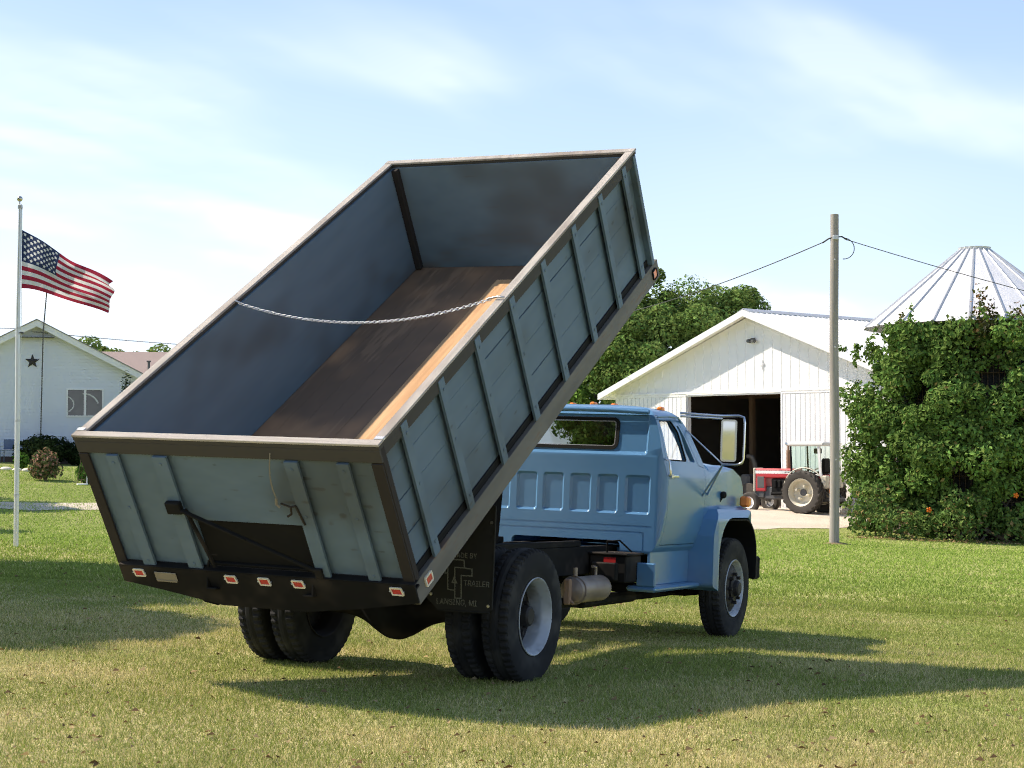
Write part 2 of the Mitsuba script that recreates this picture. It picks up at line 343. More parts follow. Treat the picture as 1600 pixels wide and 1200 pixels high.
def leaf_litter(n, seed):
    r = RNG(seed); y = 8.2 + 26 * r.random(n) ** 1.6; x = (r.random(n) * 2 - 1) * .31 * y; s = .012 + .022 * r.random(n) ** 2
    a = r.random(n) * 6.28; c = np.stack([x, y, gz(x, y) + .028 + .012 * r.random(n)], -1)
    u = np.stack([np.cos(a), np.sin(a), .5 * (r.random(n) - .5)], -1) * s[:, None]; w = np.stack([-np.sin(a), np.cos(a), .8 * (r.random(n) - .3)], -1) * (s * .7)[:, None]
    v = np.stack([c - u, c - w + [0, 0, .006], c + u, c + w + [0, 0, .012]], 1).reshape(-1, 3); k = np.arange(n)[:, None] * 4
    col = np.array([.17, .115, .06]) * (.5 + 1.0 * r.random(n))[:, None] + np.array([.18, .15, .08]) * (r.random(n) < .25)[:, None]
    return v, np.vstack([k + [0, 1, 2], k + [0, 2, 3]]), np.repeat(col, 4, 0)
ll = leaf_litter(1000, 4)
add('leaf_litter', ll[:2], 'm_leaf', color=ll[2], label='small dry fallen leaves scattered over the lawn', kind='stuff')

# ------------------------------------------------------------------ the dump truck (truck frame: x forward, y left, z up, rear axle at x = 0)
TR = 'dump_truck'
def tk(name, m, b, smooth=35, **k): return add(TR + '__' + name, m, b, smooth, MT, **k)
def bk(name, m, b, smooth=False, **k): return add(TR + '__' + name, m, b, smooth, MB, **k)
tag(TR, 'blue flatbed farm truck with its grey blue box body tipped up steeply', 'truck')
W2, LB, HT = 1.19, 4.856, 1.055
# --- cargo box: a along, b left, c up from the top of the bed channel
steel = cat(bx(.02, LB, -.46, -.38, -.27, -.152, .004), bx(.02, LB, .38, .46, -.27, -.152, .004), *[bx(a, a + .06, -W2 + .03, W2 - .03, -.149, -.035) for a in np.arange(.25, 4.8, .51)])
bk('cargo_box', steel, 'm_frame')
for s in (-1, 1):
    y0, y1 = sorted((s * W2, s * (W2 - .012)))
    ch = cat(bx(-.02, LB + .05, y0, y1, -.152, 0, .003), bx(-.02, LB + .05, min(s * W2, s * (W2 - .06)), max(s * W2, s * (W2 - .06)), -.012, .002, .002), bx(-.02, LB + .05, min(s * W2, s * (W2 - .06)), max(s * W2, s * (W2 - .06)), -.16, -.148, .002))
    bk('cargo_box__bed_channel', ch, 'm_channel')
r_ = RNG(11)
edges = np.linspace(-W2 + .062, W2 - .062, 13)
for i in range(12):
    hh0 = .02 + .0012 * r_.random(); e0, e1 = edges[i] + .0008, edges[i + 1] - .0008
    if i in (5, 6):               # sunlit strip painted as two orange planks, ending where the sun patch ends
        bk('cargo_box__floor_plank', bx(.0, 4.50, e0, e1, -.03, hh0, .001), 'm_sunstrip', label='box floor plank with the sunlit strip painted in as orange brown')
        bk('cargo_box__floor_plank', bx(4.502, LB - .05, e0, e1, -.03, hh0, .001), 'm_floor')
    else: bk('cargo_box__floor_plank', bx(.0, LB - .05, e0, e1, -.03, hh0, .001), 'm_floor')
SW = W2 - .045                      # outer face of the side boards
bc = [.02, .30, .55, .775, HT - .045]
CRACKS = {(0, 1), (0, 0), (3, 2), (4, 2), (5, 2), (6, 2), (4, 0)}
for s in (-1, 1):
    bays = [0, .33, .90, 1.50, 2.12, 2.73, 3.37, 3.97, 4.54, LB - .05]
    for i in range(4):
        ys_ = sorted((s * (SW - .022), s * SW))
        for q in (range(9) if s < 0 else [0]):      # each board, in lengths between stakes where seams have opened
            a0, a1 = (bays[q], bays[q + 1]) if s < 0 else (0, LB - .05)
            gap = .0006 + (.0075 if (q, i) in CRACKS else .0014 * r_.random())
            bk('cargo_box__side_board', bx(a0 + .0003, a1 - .0003, ys_[0], ys_[1] + (.0012 * r_.random() if s > 0 else 0), bc[i] + .0003, bc[i + 1] - gap, .0012), 'm_boxblue')
    ys_ = sorted((s * (SW - .0225), s * (SW - .028)))
    bk('cargo_box__inner_liner', bx(.01, LB - .06, ys_[0], ys_[1], .024, HT - .05, .002), 'm_boxinner')
    ys_ = sorted((s * SW, s * (SW + .022)))
    bk('cargo_box__gap_shade_strip', bx(.06, LB - .09, ys_[0] + (0 if s > 0 else .012), ys_[1] - (.012 if s > 0 else 0), .004, .062, .002), 'm_black')  # black strip standing in for the shaded gap under the boards
    for a in (.29, .86, 1.46, 2.08, 2.69, 3.33, 3.93, 4.50):
        ys_ = sorted((s * SW, s * (W2 + .004)))
        yo = s * (W2 + .004); sgn = lambda p, q: sorted((p, q))     # folded steel channel, open to the rear
        st = cat(bx(a, a + .085, *sgn(yo, yo - s * .007), .003, HT - .045, .002), bx(a + .078, a + .085, *sgn(yo - s * .007, s * SW), .003, HT - .045), bx(a, a + .006, *sgn(yo - s * .007, yo - s * .020), .003, HT - .045), *[mv(bx(-.010, .010, 0, .006, -.010, .010, .003), a + .045, yo - .006 if s < 0 else yo, c) for c in (.10, .55, .93)])
        bk('cargo_box__stake', st, 'm_boxblue')
    ys_ = sorted((s * (SW - .01), s * (W2 + .008)))
    bk('cargo_box__corner_post', bx(-.012, .045, ys_[0], ys_[1], .004, HT - .045, .004), 'm_postdark')
    bk('cargo_box__corner_post', bx(LB - .085, LB - .03, ys_[0], ys_[1], .004, HT - .045, .004), 'm_boxblue')
    bk('cargo_box__inner_corner_post', bx(LB - .135, LB - .078, *sorted((s * (SW - .029), s * (SW - .086))), .03, HT - .046, .004), 'm_postdark')
    ys_ = sorted((s * (SW - .018), s * (W2 + .010)))
    bk('cargo_box__top_rail', cat(bx(.036, LB - .074, ys_[0], ys_[1], HT - .018, HT, .003)), 'm_railwood'); bk('cargo_box__rail_shade_core', bx(.036, LB - .074, *sorted((s * (SW - .012), s * (W2 + .004))), HT - .0445, HT - .0185, .002), 'm_fascia')  # dark core paints in the shade on the rail faces below the top board
    ys_ = sorted((s * (SW + .003), s * (W2 - .006)))
    bk('cargo_box__rail_fascia', bx(.05, LB - .09, ys_[0], ys_[1], HT - .125, HT - .046, .003), 'm_fascia')
bk('cargo_box__front_panel', bx(LB - .078, LB - .05, -SW + .0235, SW - .0235, .022, HT - .043, .002), 'm_boxinner')
bk('cargo_box__top_rail', bx(LB - .072, LB - .0, -W2 - .012, W2 + .012, HT - .016, HT + .003, .003), 'm_railwood'); bk('cargo_box__rail_shade_core', bx(LB - .066, LB - .006, -W2 - .006, W2 + .006, HT - .0445, HT - .0165, .002), 'm_fascia')
bk('cargo_box__top_rail', bx(-.03, .034, -W2 - .016, W2 + .016, HT - .014, HT + .004, .003), 'm_railwood'); bk('cargo_box__rail_shade_core', bx(-.027, .030, -W2 - .012, W2 + .012, HT - .0435, HT - .0145, .002), 'm_fascia')
for s in (-1, 1):   # metal end clips on the rear corners
    bk('cargo_box__corner_clip', bx(.038, .07, *sorted((s * (W2 - .05), s * (W2 + .016))), HT - .01, HT + .008, .003), 'm_galv')
# --- tailgate
hole = rrect(-.455, .42, .03, .40, .01)
bk('tailgate__panel', ext(sbox(-W2 + .055, .03, W2 - .055, HT - .042).difference(hole), .0, .022, 'yz'), 'm_boxblue')
bk('tailgate', cat(bx(-.026, .0, -W2 - .008, W2 + .008, HT - .135, HT - .044, .003), bx(-.004, .03, -W2 + .05, W2 - .05, .003, .026, .002)), 'm_fascia')
for b0, b1 in ((.855, .955), (.455, .572), (-.575, -.47), (-.955, -.865)):
    bk('tailgate__stake', cat(bx(-.045, -.038, b0, b1, -.02, HT - .14, .002), bx(-.038, -.001, b1 - .007, b1, -.02, HT - .14), bx(-.038, -.026, b0, b0 + .006, -.02, HT - .14), bx(-.038, -.001, b0 + .006, b1 - .007, HT - .15, HT - .14), *[mv(bx(-.006, 0, -.01, .01, -.01, .01, .003), -.045, (b0 + b1) / 2, c) for c in (.06, .5, .86)]), 'm_boxblue')
for s in (-1, 1):
    bk('tailgate__edge_post', bx(-.03, -.014, *sorted((s * (W2 - .075), s * (W2 + .006))), .01, HT - .14, .003), 'm_postdark')
bk('tailgate__chute_door', cat(bx(.023, .035, -.47, .44, .02, .41), bx(-.004, .02, -.45, .415, .033, .05, .002)), 'm_black', label='black grain chute door low in the tailgate')
lev0, lev1 = np.array([-.075, .485, .535]), np.array([-.055, -.50, .07])
bk('tailgate__chute_lever', cat(tube([lev0, lev1], .015, 8), tube([lev0 + [-.006, .0, 0], lev0 + (lev1 - lev0) * .5 + [-.02, 0, .015]], .009, 6), bx(-.09, -.047, .44, .56, .49, .58, .006), tube([[-.06, .42, .52], [-.06, .33, .06]], .014, 6), bx(-.07, -.046, -.53, -.47, .03, .10, .004)), 'm_frame')
cr = np.linspace(0, 1, 14)
bk('tailgate__pull_cord', cat(tube(np.stack([-.055 - .02 * np.sin(cr * 3), -.40 + .055 * np.sin(cr * 1.6), .985 - .34 * cr], 1), .0042, 6), tube([[-.06, -.345, .645], [-.062, -.335, .60], [-.06, -.355, .575]], .009, 6)), 'm_rope', 35)
bk('tailgate__latch_hook', cat(tube([[-.05, -.36, .60], [-.05, -.43, .575], [-.05, -.47, .585]], .007, 6), tube([[-.05, -.43, .575], [-.05, -.42, .52], [-.05, -.385, .50]], .008, 6), tube([[-.05, -.47, .585], [-.05, -.50, .44]], .008, 6)), 'm_frame', 35)
# --- rear bumper apron with lamps
ap = Polygon([(1.165, .018), (1.165, -.115), (.83, -.172), (.37, -.262), (-.31, -.262), (-.72, -.205), (-1.21, -.118), (-1.21, .018)])
bk('rear_bumper', cat(ext(ap, -.062, -.048, 'yz'), bx(-.062, .0, -1.21, 1.165, .018, .026, .002), bx(-.050, .0, -1.21, 1.165, -.02, -.008)), 'm_frame')
def lamp(b, c, a=-.064, w=.092, h=.062):
    f1 = fil(Polygon([(b + w / 2 + .006, c + h / 2), (b - w / 2 + .006, c + h / 2), (b - w / 2 - .006, c - h / 2), (b + w / 2 - .006, c - h / 2)]), .008)
    k = bk('rear_bumper__marker_lamp', ext(f1.difference(f1.buffer(-.011)), a - .010, a, 'yz'), 'm_cream')
    bk('rear_bumper__lamp_lens', ext(f1.buffer(-.0115), a - .007, a + .001, 'yz'), 'm_red')
for b in (.998, .224, -.047, -.317, -1.071): lamp(b, -.030)
bk('rear_bumper__licence_plate', cat(bx(-.070, -.064, .685, .868, -.085, -.015, .002), bx(-.074, -.070, .69, .86, -.09, -.078)), 'm_plate', label='small licence plate left on the rear apron')
lz = fil(sbox(.095, -.105, .195, -.03), .012)
bk('side_lamp', ext(lz.difference(lz.buffer(-.013)), -W2 - .012, -W2, 'xz'), 'm_cream', label='red side marker lamp by the rear corner')
bk('side_lamp__lens', ext(lz.buffer(-.0135), -W2 - .009, -W2, 'xz'), 'm_red')
lz = fil(sbox(4.735, -.128, 4.835, -.038), .02)
bk('side_lamp', ext(lz.difference(lz.buffer(-.012)), -W2 - .014, -W2, 'xz'), 'm_black', label='amber side marker lamp at the raised front corner')
bk('side_lamp_001__lens', ext(lz.buffer(-.0125), -W2 - .010, -W2, 'xz'), 'm_amber')
for b in (.998, .224, -.047, -.317, -1.071):
    for q in (-1, 1): bk('rear_bumper__lamp_screw', mv(bx(-.012, 0, -.004, .004, -.004, .004, .002), -.064, b + q * .052, -.030 + q * .0), 'm_galv')
bk('rear_bumper__wiring', cat(tube([[-.03, .62, -.20], [-.03, .54, -.265], [-.03, .44, -.285], [-.03, .36, -.25]], .006, 6), tube([[-.03, .1, -.24], [-.02, -.2, -.29], [-.03, -.5, -.22]], .006, 6)), 'm_black', True)
# --- chain across the box: real links
P0, P1 = np.array([2.03, 1.10, 1.03]), np.array([2.0, -1.09, 1.058]); nl = 88; cl = []
def chain_at(t):
    p = P0 + (P1 - P0) * t; sag = .16 * 4 * t * (1 - t)
    return p + np.array([-.55 * sag, 0, -.84 * sag])
for i in range(nl):
    a, b = chain_at(i / nl), chain_at((i + 1) / nl); d = (b - a) / np.linalg.norm(b - a)
    u = np.cross(d, [0, 0, 1.]); u /= np.linalg.norm(u); w = np.cross(d, u)
    if i % 2: u, w = w, u
    h = np.linalg.norm(b - a) * .5 + .006; th_ = np.linspace(0, 2 * np.pi, 9)[:-1]
    rg = [(a + b) / 2 + d * (h * np.cos(t)) + u * (.0105 * np.sin(t)) for t in th_]
    cl.append(tube(rg + [rg[0]], .0036, 5, False))
bk('safety_chain', cat(*cl), 'm_galv', True, label='galvanised chain slung across the open box')
bk('safety_chain__hook', tube([P1 + [0, .03, 0], P1 + [.0, -.06, .02], P1 + [0, -.11, .012]], .008, 6), 'm_steel', True)
bk('safety_chain__hook', tube([P0 + [0, -.02, 0], P0 + [.0, .03, .02]], .008, 6), 'm_steel', True)

# --- wheels
def tyre(R, w, n=216, lugs=54):
    h = w / 2
    pf = [(.268, -h * .62), (.285, -h * .84), (.33, -h * .98), (.40, -h * 1.0), (.455, -h * .97), (.478, -h * .93)]
    tread = [(.490, -h * .90), (R - .006, -h * .80), (R - .003, -h * .62), (R, -h * .45), (R, -h * .32), (R, -h * .30), (R, -h * .12), (R, 0), (R, h * .12), (R, h * .30), (R, h * .32), (R, h * .45), (R - .003, h * .62), (R - .006, h * .80), (.490, h * .90)]
    pf2 = [(r, -z) for r, z in pf[::-1]]; prof = pf + tread + pf2; k0, k1 = len(pf), len(pf) + len(tread)
    hz = np.array([p[1] for p in prof])
    def rm(i, a):
        z = hz[i[:, 0]][:, None] / h; t = (a / (2 * np.pi) * lugs) % 1.0
        t2 = (a / (2 * np.pi) * lugs + .5) % 1.0
        on = ((i >= k0) & (i < k1))
        slot = np.where(z > 0, t < .30, t2 < .30) & (np.abs(z) > .36)
        grv = (np.abs(np.abs(z) - .31) < .03)
        return -.013 * (on & (slot | grv))
    return lathe(prof, n, 'y', rm)
TY = tyre(.507, .228)
def dished_rim(sg):   # disc far inside, seen from the outer side (sg = outward direction on y)
    o = .112
    pr = [(.232, -o), (.262, -o + .012), (.250, -o + .05), (.246, .045), (.262, .07), (.276, .094), (.290, .100), (.293, .108), (.287, .112), (.278, .106), (.268, .085), (.250, .06), (.240, .03), (.236, -.055)]
    return lathe([(r, sg * y) for r, y in pr], 72, 'y')
def front_rim(sg):
    pr = [(.236, -.10), (.262, -.09), (.250, .05), (.268, .085), (.288, .098), (.291, .107), (.285, .112), (.272, .104), (.256, .075), (.245, .055), (.232, .052), (.205, .075), (.16, .088), (.155, .06), (.0, .06)]
    return lathe([(r, sg * y) for r, y in pr], 72, 'y')
def fix(m):
    v, f = m; t = trimesh.Trimesh(v, f, process=False)
    return m if t.volume > 0 else (v, f[:, ::-1])
def hub(sg, y0, y1, n=10):
    return cat(fix(lathe([(.0, sg * y0), (.118, sg * y0), (.118, sg * (y0 + .02)), (.082, sg * (y0 + .03)), (.075, sg * (y1 - .012)), (.06, sg * y1), (0, sg * y1)], 32, 'y')),
        *[mv(lathe([(0, sg * y0), (.017, sg * y0), (.017, sg * (y0 + .045)), (0, sg * (y0 + .045))], 6, 'y'), .142 * math.cos(q), 0, .142 * math.sin(q)) for q in np.arange(n) * 2 * np.pi / n])
holes = lambda sg, y: ([mv(lathe([(.0, sg * y), (.027, sg * y), (.027, sg * (y + .002)), (0, sg * (y + .002))], 16, 'y'), .195 * math.cos(q), 0, .195 * math.sin(q)) for q in np.arange(8) * 2 * np.pi / 8])
WH = [('rear_wheel', 0, -1.179 + .114, -1, 1), ('rear_wheel', 0, -1.179 + .114 + .30, -1, 0), ('rear_wheel', 0, 1.179 - .114, 1, 1), ('rear_wheel', 0, 1.179 - .114 - .30, 1, 0)]
for q, (nm, X, Y, sg, outer) in enumerate(WH):
    key = nm + (f'_{q:03d}' if q else '')
    m = mat(t=(X, Y, .500)); ro = xf(TY, mat(rot([0, 1, 0], 7 * q)[:3, :3]))
    tk(key + '__tyre', xf(ro, m), 'm_tyre', 28)
    tk(key + '__rim', xf(fix(dished_rim(sg if outer else -sg)), m), 'm_rim' if outer else 'm_hub', 35)
    tk(key + '__wheel_disc', xf(fix(lathe([(r, (sg if outer else -sg) * y) for r, y in ((.2365, -.056), (.225, -.070), (.165, -.078), (.150, -.055), (.10, -.052), (.0, -.052))], 48, 'y')), m), 'm_hub', 35)
    if outer:
        tk(key + '__hub', xf(hub(sg, -.055, .07), m), 'm_hub', 35); [tk(key + '__hand_hole', xf(h_, m), 'm_black') for h_ in holes(sg, -.0715)]
for q, sg in enumerate((-1, 1)):
    key = 'front_wheel' + (f'_{q:03d}' if q else ''); m = mat(t=(5.01, sg * (1.084 - .114), .500))
    tk(key + '__tyre', xf(xf(TY, mat(rot([0, 1, 0], 13)[:3, :3])), m), 'm_tyre', 28)
    tk(key + '__rim', xf(fix(front_rim(sg)), m), 'm_rim', 35)
    tk(key + '__wheel_disc', xf(fix(lathe([(.244, sg * .056), (.205, sg * .0785), (.158, sg * .092), (.11, sg * .088), (0, sg * .088)], 40, 'y')), m), 'm_hub', 35)
    tk(key + '__hub', xf(hub(sg, .088, .165, 8), m), 'm_hub', 35)

# --- chassis
for s in (-1, 1):
    tk('frame_rail', cat(bx(-1.95, 5.85, *sorted((s * .43, s * .42)), .69, .925, .002), bx(-1.95, 5.85, *sorted((s * .43, s * .35)), .917, .931, .002), bx(-1.95, 5.85, *sorted((s * .43, s * .35)), .684, .696, .002)), 'm_frame', False)
    tk('sub_frame', bx(-1.75, 2.55, *sorted((s * .425, s * .35)), .933, .985, .004), 'm_frame', False)
    tk('leaf_spring', cat(*[tube(np.stack([np.linspace(-.62 + .09 * i, .62 - .09 * i, 9), np.full(9, s * .50), .62 - .016 * i - .10 * (1 - (np.linspace(-.62 + .09 * i, .62 - .09 * i, 9) / .62) ** 2) + .06], 1), .018, 4) for i in range(5)]), 'm_frame', False)
for x in (-1.6, -.7, .9, 2.0, 3.2, 4.4): tk('cross_member', bx(x, x + .06, -.42, .42, .72, .90, .004), 'm_frame', False)
ax = np.linspace(-.78, .78, 41); rr_ = .085 + .175 * np.exp(-(ax / .24) ** 2) ** .9
tk('rear_axle', cat(tube(np.stack([np.zeros(41), ax, np.full(41, .500)], 1), rr_, 24), mv(lathe([(.0, -.17), (.10, -.165), (.17, -.12), (.20, -.05), (.22, .0)], 24, 'x'), 0, 0, .5), mv(lathe([(.22, .0), (.16, .12), (.09, .25), (.06, .32), (0, .32)], 24, 'x'), 0, 0, .5)), 'm_frame', 40)
tk('drive_shaft', cat(tube([[.3, 0, .55], [2.6, 0, .66]], .045, 12), tube([[2.6, 0, .66], [4.4, 0, .74]], .045, 12)), 'm_frame', 40)
tk('exhaust_pipe', cat(tube([[1.2, -.52, .47], [2.2, -.50, .46], [4.2, -.47, .44], [5.0, -.45, .44]], .045, 10), bx(2.3, 3.6, -.58, -.42, .40, .50, .03)), 'm_frame', 40)
tk('front_axle', cat(tube([[5.01, -.95, .50], [5.01, -.55, .44], [5.01, .55, .44], [5.01, .95, .50]], .055, 10), tube([[4.3, -.5, .56], [5.0, -.5, .50], [5.7, -.5, .60]], .03, 6), tube([[4.3, .5, .56], [5.0, .5, .50], [5.7, .5, .60]], .03, 6)), 'm_frame', 40)
tk('engine', cat(bx(4.35, 5.5, -.36, .36, .62, 1.35, .05), bx(4.2, 4.9, -.25, .25, .55, .75, .05)), 'm_black')
def cyl(x0, x1, y, z, r, dome=.04, n=28):
    return fix(mv(lathe([(0, x0 - dome), (r * .6, x0 - dome * .7), (r * .93, x0 - dome * .15), (r, x0 + .02), (r, x1 - .02), (r * .93, x1 + dome * .15), (r * .6, x1 + dome * .7), (0, x1 + dome)], n, 'x'), 0, y, z))
tk('air_tank', cat(cyl(1.98, 2.62, -.60, .575, .115), tube(arc([2.02, -.60, .575], .119, 0, 360, 25, (0, 1, 0), (0, 0, 1)), .008, 6), tube([[2.0, -.62, .70], [2.0, -.62, .77]], .02, 8), tube([[2.5, -.6, .69], [2.5, -.6, .76], [2.42, -.6, .77]], .014, 8)), 'm_tank', 40, label='rusty round air tank under the frame rail')
tk('air_tank__valve', cat(mv(bx(-.05, .0, -.03, .03, -.12, .10, .01), 1.95, -.585, .575), tube([[1.93, -.60, .50], [1.93, -.64, .46]], .014, 8)), 'm_rust')
tk('battery_box', cat(bx(2.72, 3.10, -.80, -.44, .62, .865, .012), bx(2.70, 3.12, -.82, -.43, .865, .885, .006), bx(2.62, 2.70, -.74, -.50, .64, .80, .01)), 'm_frame')
tk('battery_box__decal', bx(2.712, 2.7195, -.70, -.585, .775, .845), 'm_red')
tk('battery_box__cable', tube(np.array([[2.75, -.6, .885], [2.7, -.62, .99], [2.75, -.72, 1.0], [2.85, -.8, .90]]), .008, 6), 'm_black', True)
for q in (0, 1):
    s = (-1, 1)[q]
    tk('hoist_arm', cat(tube([[1.10, s * .24, .86], [1.34, s * .24, 2.75]], .05, 4), bx(1.0, 1.2, s * .24 - .05, s * .24 + .05, .80, .95, .01)), 'm_frame', False)
tk('hoist_cylinder', tube([[.55, .0, .80], [1.0, 0, 1.75]], .085, 16), 'm_yellow', 40)
tk('hoist_cylinder__ram', tube([[1.0, .0, 1.75], [1.34, 0, 2.55]], .045, 16), 'm_steel', 40)
# steel splash plate behind the right rear wheels, with stencilled lettering
pf_ = fil(Polygon([(-1.10, .56), (-1.10, 1.33), (-.86, 1.33), (-.53, 1.10), (-.53, .66), (-.66, .545)]), .03)
tk('mud_flap', cat(ext(pf_, -.60, -.592, 'yz'), tube([[-.604, -1.10, .58], [-.604, -1.10, 1.32]], .008, 6), tube([[-.604, -1.08, .552], [-.604, -.68, .545]], .008, 6)), 'm_flap', False, label='dark steel mud flap with stencilled white lettering')
def stencil(txt, yl, z, h):
    t = meshkit.text_mesh(txt, h, .0015); v = np.array(t.vertices); v = np.stack([-.602 - v[:, 2], yl - v[:, 0] * .92, z + v[:, 1]], 1)
    tk('mud_flap__lettering', (v, np.array(t.faces)), 'm_letter', False)
stencil('MADE BY', -.755, .935, .037); stencil('TRAILER', -.862, .735, .040); stencil('LANSING, MI', -.645, .592, .041)
def outline(pts, w=.0042):
    g = LineString([(-.83 - .0055 * (u - 720) - .0002 * (v - 868), .951 - .00462 * (v - 868)) for u, v in pts]).buffer(w, cap_style=2, join_style=2); tk('mud_flap__emblem', ext(g, -.6035, -.602, 'yz'), 'm_letter', False)
outline([(706, 875), (725, 875), (726, 887), (711.5, 887), (711.5, 935), (721, 935), (721, 899), (737, 899), (737, 888), (726, 887.5)])
outline([(701, 883), (701, 922), (711, 923)]); outline([(697, 885), (697, 897), (700, 897)])
outline([(710.5, 903), (707.5, 911), (714, 911), (710.5, 903)])
for y, z in ((-1.07, .60), (-1.07, 1.20), (-.60, .66)): tk('mud_flap__bolt', mv(lathe([(0, -.008), (.012, -.007), (.012, 0), (0, 0)], 8, 'x'), -.60, y, z), 'm_steel', False)
# --- cab: intersection of side, front and top outlines, hollowed, then the openings cut
sp = fil(Polygon([(3.15, .87), (3.15, 1.77), (3.205, 2.15), (3.27, 2.225), (3.42, 2.262), (3.66, 2.262), (3.82, 2.225), (3.90, 2.17), (4.30, 1.70), (4.42, 1.66), (4.42, .87)]), .03)
hf = [(.0, .87), (.84, .87), (.905, .93), (.955, 1.08), (.982, 1.25), (.992, 1.42), (.988, 1.58), (.968, 1.70), (.935, 1.86), (.895, 2.02), (.855, 2.12), (.805, 2.19), (.72, 2.232), (.55, 2.252), (.3, 2.262), (0, 2.265)]
def smooth_(pts, n=70):
    from scipy.interpolate import PchipInterpolator
    p = np.array(pts, float); t = np.concatenate([[0], np.cumsum(np.linalg.norm(np.diff(p, axis=0), axis=1))]); q = np.linspace(0, t[-1], n)
    return [tuple(r) for r in np.stack([PchipInterpolator(t, p[:, k])(q) for k in (0, 1)], 1)]
hfs = hf[:2] + smooth_(hf[2:])
fp = Polygon([(y, z) for y, z in hfs] + [(-y, z) for y, z in hfs[::-1]]).buffer(.0)
fp = fil(fp, .03)
tp = rrect(3.15, 4.9, -1.0, 1.0, .11).intersection(sbox(3, -2, 4.42, 2))
outer = ext3(sp, -1.1, 1.1, 'xz') ^ ext3(fp, 2.9, 4.6, 'yz') ^ ext3(tp, .8, 2.4, 'xy')
inner = ext3(sp.buffer(-.045), -1.1, 1.1, 'xz') ^ ext3(fp.buffer(-.045), 2.9, 4.6, 'yz') ^ ext3(tp.buffer(-.045), .8, 2.4, 'xy')
cab = outer - inner
def recess(y0, y1, z0, z1, x0, x1, dep, ch=.022, r=.035):
    a = rrect(y0, y1, z0, z1, r); b = rrect(y0 + ch, y1 - ch, z0 + ch, z1 - ch, max(r - ch, .012))
    pa, pb = np.array(a.exterior.coords)[:-1], np.array(b.exterior.coords)[:-1]
    return m3.Manifold.hull_points(np.vstack([np.stack([np.full(len(pa), x0), pa[:, 0], pa[:, 1]], 1), np.stack([np.full(len(pb), x0 + dep), pb[:, 0], pb[:, 1]], 1), np.stack([np.full(len(pa), x0 - .1), pa[:, 0], pa[:, 1]], 1)]))
for y0, y1 in ((-.845, -.590), (-.525, -.305), (-.250, -.030), (.030, .250), (.305, .525), (.590, .845)):
    cab -= recess(y0, y1, 1.235, 1.600, 3.15, 0, .020)
cab -= recess(-1.2, .0, 2.0, 2.1, 2.0, 0, .01)
# recessed upper panel leaning with the rear wall, ledge under it
lean = lambda z: 3.15 + max(0, z - 1.77) * (.055 / .38)
ua = rrect(-.80, .80, 1.785, 2.168, .03); ub = rrect(-.772, .772, 1.818, 2.152, .02)
qa, qb = np.array(ua.exterior.coords)[:-1], np.array(ub.exterior.coords)[:-1]
cab -= m3.Manifold.hull_points(np.vstack([[(lean(z) - .0, y, z) for y, z in qa], [(lean(z) + .034, y, z) for y, z in qb], [(lean(z) - .1, y, z) for y, z in qa]]))
# stamped line low on the rear wall and the tunnel opening for the frame
for g in (sbox(-.87, 1.118, .87, 1.132), sbox(-.78, 1.062, .78, 1.076), sbox(-.795, .9, -.781, 1.07), sbox(.781, .9, .795, 1.07)):
    cab -= ext3(g, 3.10, 3.158, 'yz')
cab -= ext3(rrect(-.56, .56, .5, .985, .05), 3.0, 3.4, 'yz')
win_r = rrect(-.47, .47, 1.852, 2.112, .045)
cab -= ext3(win_r, 3.0, 3.42, 'yz')
win_w = fil(Polygon([(-.80, 1.755), (.80, 1.755), (.70, 2.15), (-.70, 2.15)]), .04)
cab -= ext3(win_w, 3.75, 4.6, 'yz')
dwin = fil(Polygon([(3.285, 1.745), (3.262, 2.118), (3.60, 2.130), (3.705, 2.03), (3.80, 1.745)]), .025)
vent = fil(Polygon([(3.838, 1.745), (3.742, 2.03), (3.70, 2.085), (3.76, 2.085), (4.035, 1.745)]), .012)
for w_ in (dwin, vent): cab -= ext3(w_, -1.2, 1.2, 'xz')
dout = fil(Polygon([(3.235, .955), (3.235, 1.70), (3.212, 2.16), (3.75, 2.165), (4.12, 1.72), (4.27, 1.70), (4.27, .955)]), .02)
sides = ext3(dout, -1.2, -.62, 'xz') + ext3(dout, .62, 1.2, 'xz')
ins = ext3(dout.buffer(-.006), -1.2, -.62, 'xz'), ext3(dout.buffer(-.006), .62, 1.2, 'xz')
doors = [cab ^ s for s in ins]
shell = cab - sides
tk('cab', auto(back(shell)), 'm_paint', True, label='blue cab with stamped rear panels')
for q, dd in enumerate(doors): tk('cab__door', auto(back(dd)), 'm_paint', True)
# gaskets, glass
rg = win_r.buffer(.022).difference(win_r.buffer(-.010))
def leaned(m, off):
    v, f = m; v = np.array(v); v[:, 0] += [lean(z) + off for z in v[:, 2]]; return v, f
tk('cab__rear_window', leaned(ext(rg, 0, .016, 'yz'), .020), 'm_black', False)
tk('cab__window_bead', leaned(ext(win_r.buffer(-.0105).difference(win_r.buffer(-.018)), 0, .010, 'yz'), .021), 'm_steel', False)
def sheet(poly, fn):
    t = shapely.constrained_delaunay_triangles(poly) if hasattr(shapely, 'constrained_delaunay_triangles') else None
    v, f = trimesh.creation.triangulate_polygon(poly, engine='earcut'); v = np.array([fn(a, b) for a, b in v]); return v, np.array(f)
tk('cab__rear_pane', sheet(win_r.buffer(-.008), lambda y, z: (lean(z) + .034, y, z)), 'm_dimglass', False)
hz_, hy_ = np.array([p[1] for p in hf[1:]]), np.array([p[0] for p in hf[1:]])
ysd = lambda z: float(np.interp(z, hz_, hy_)) - .022
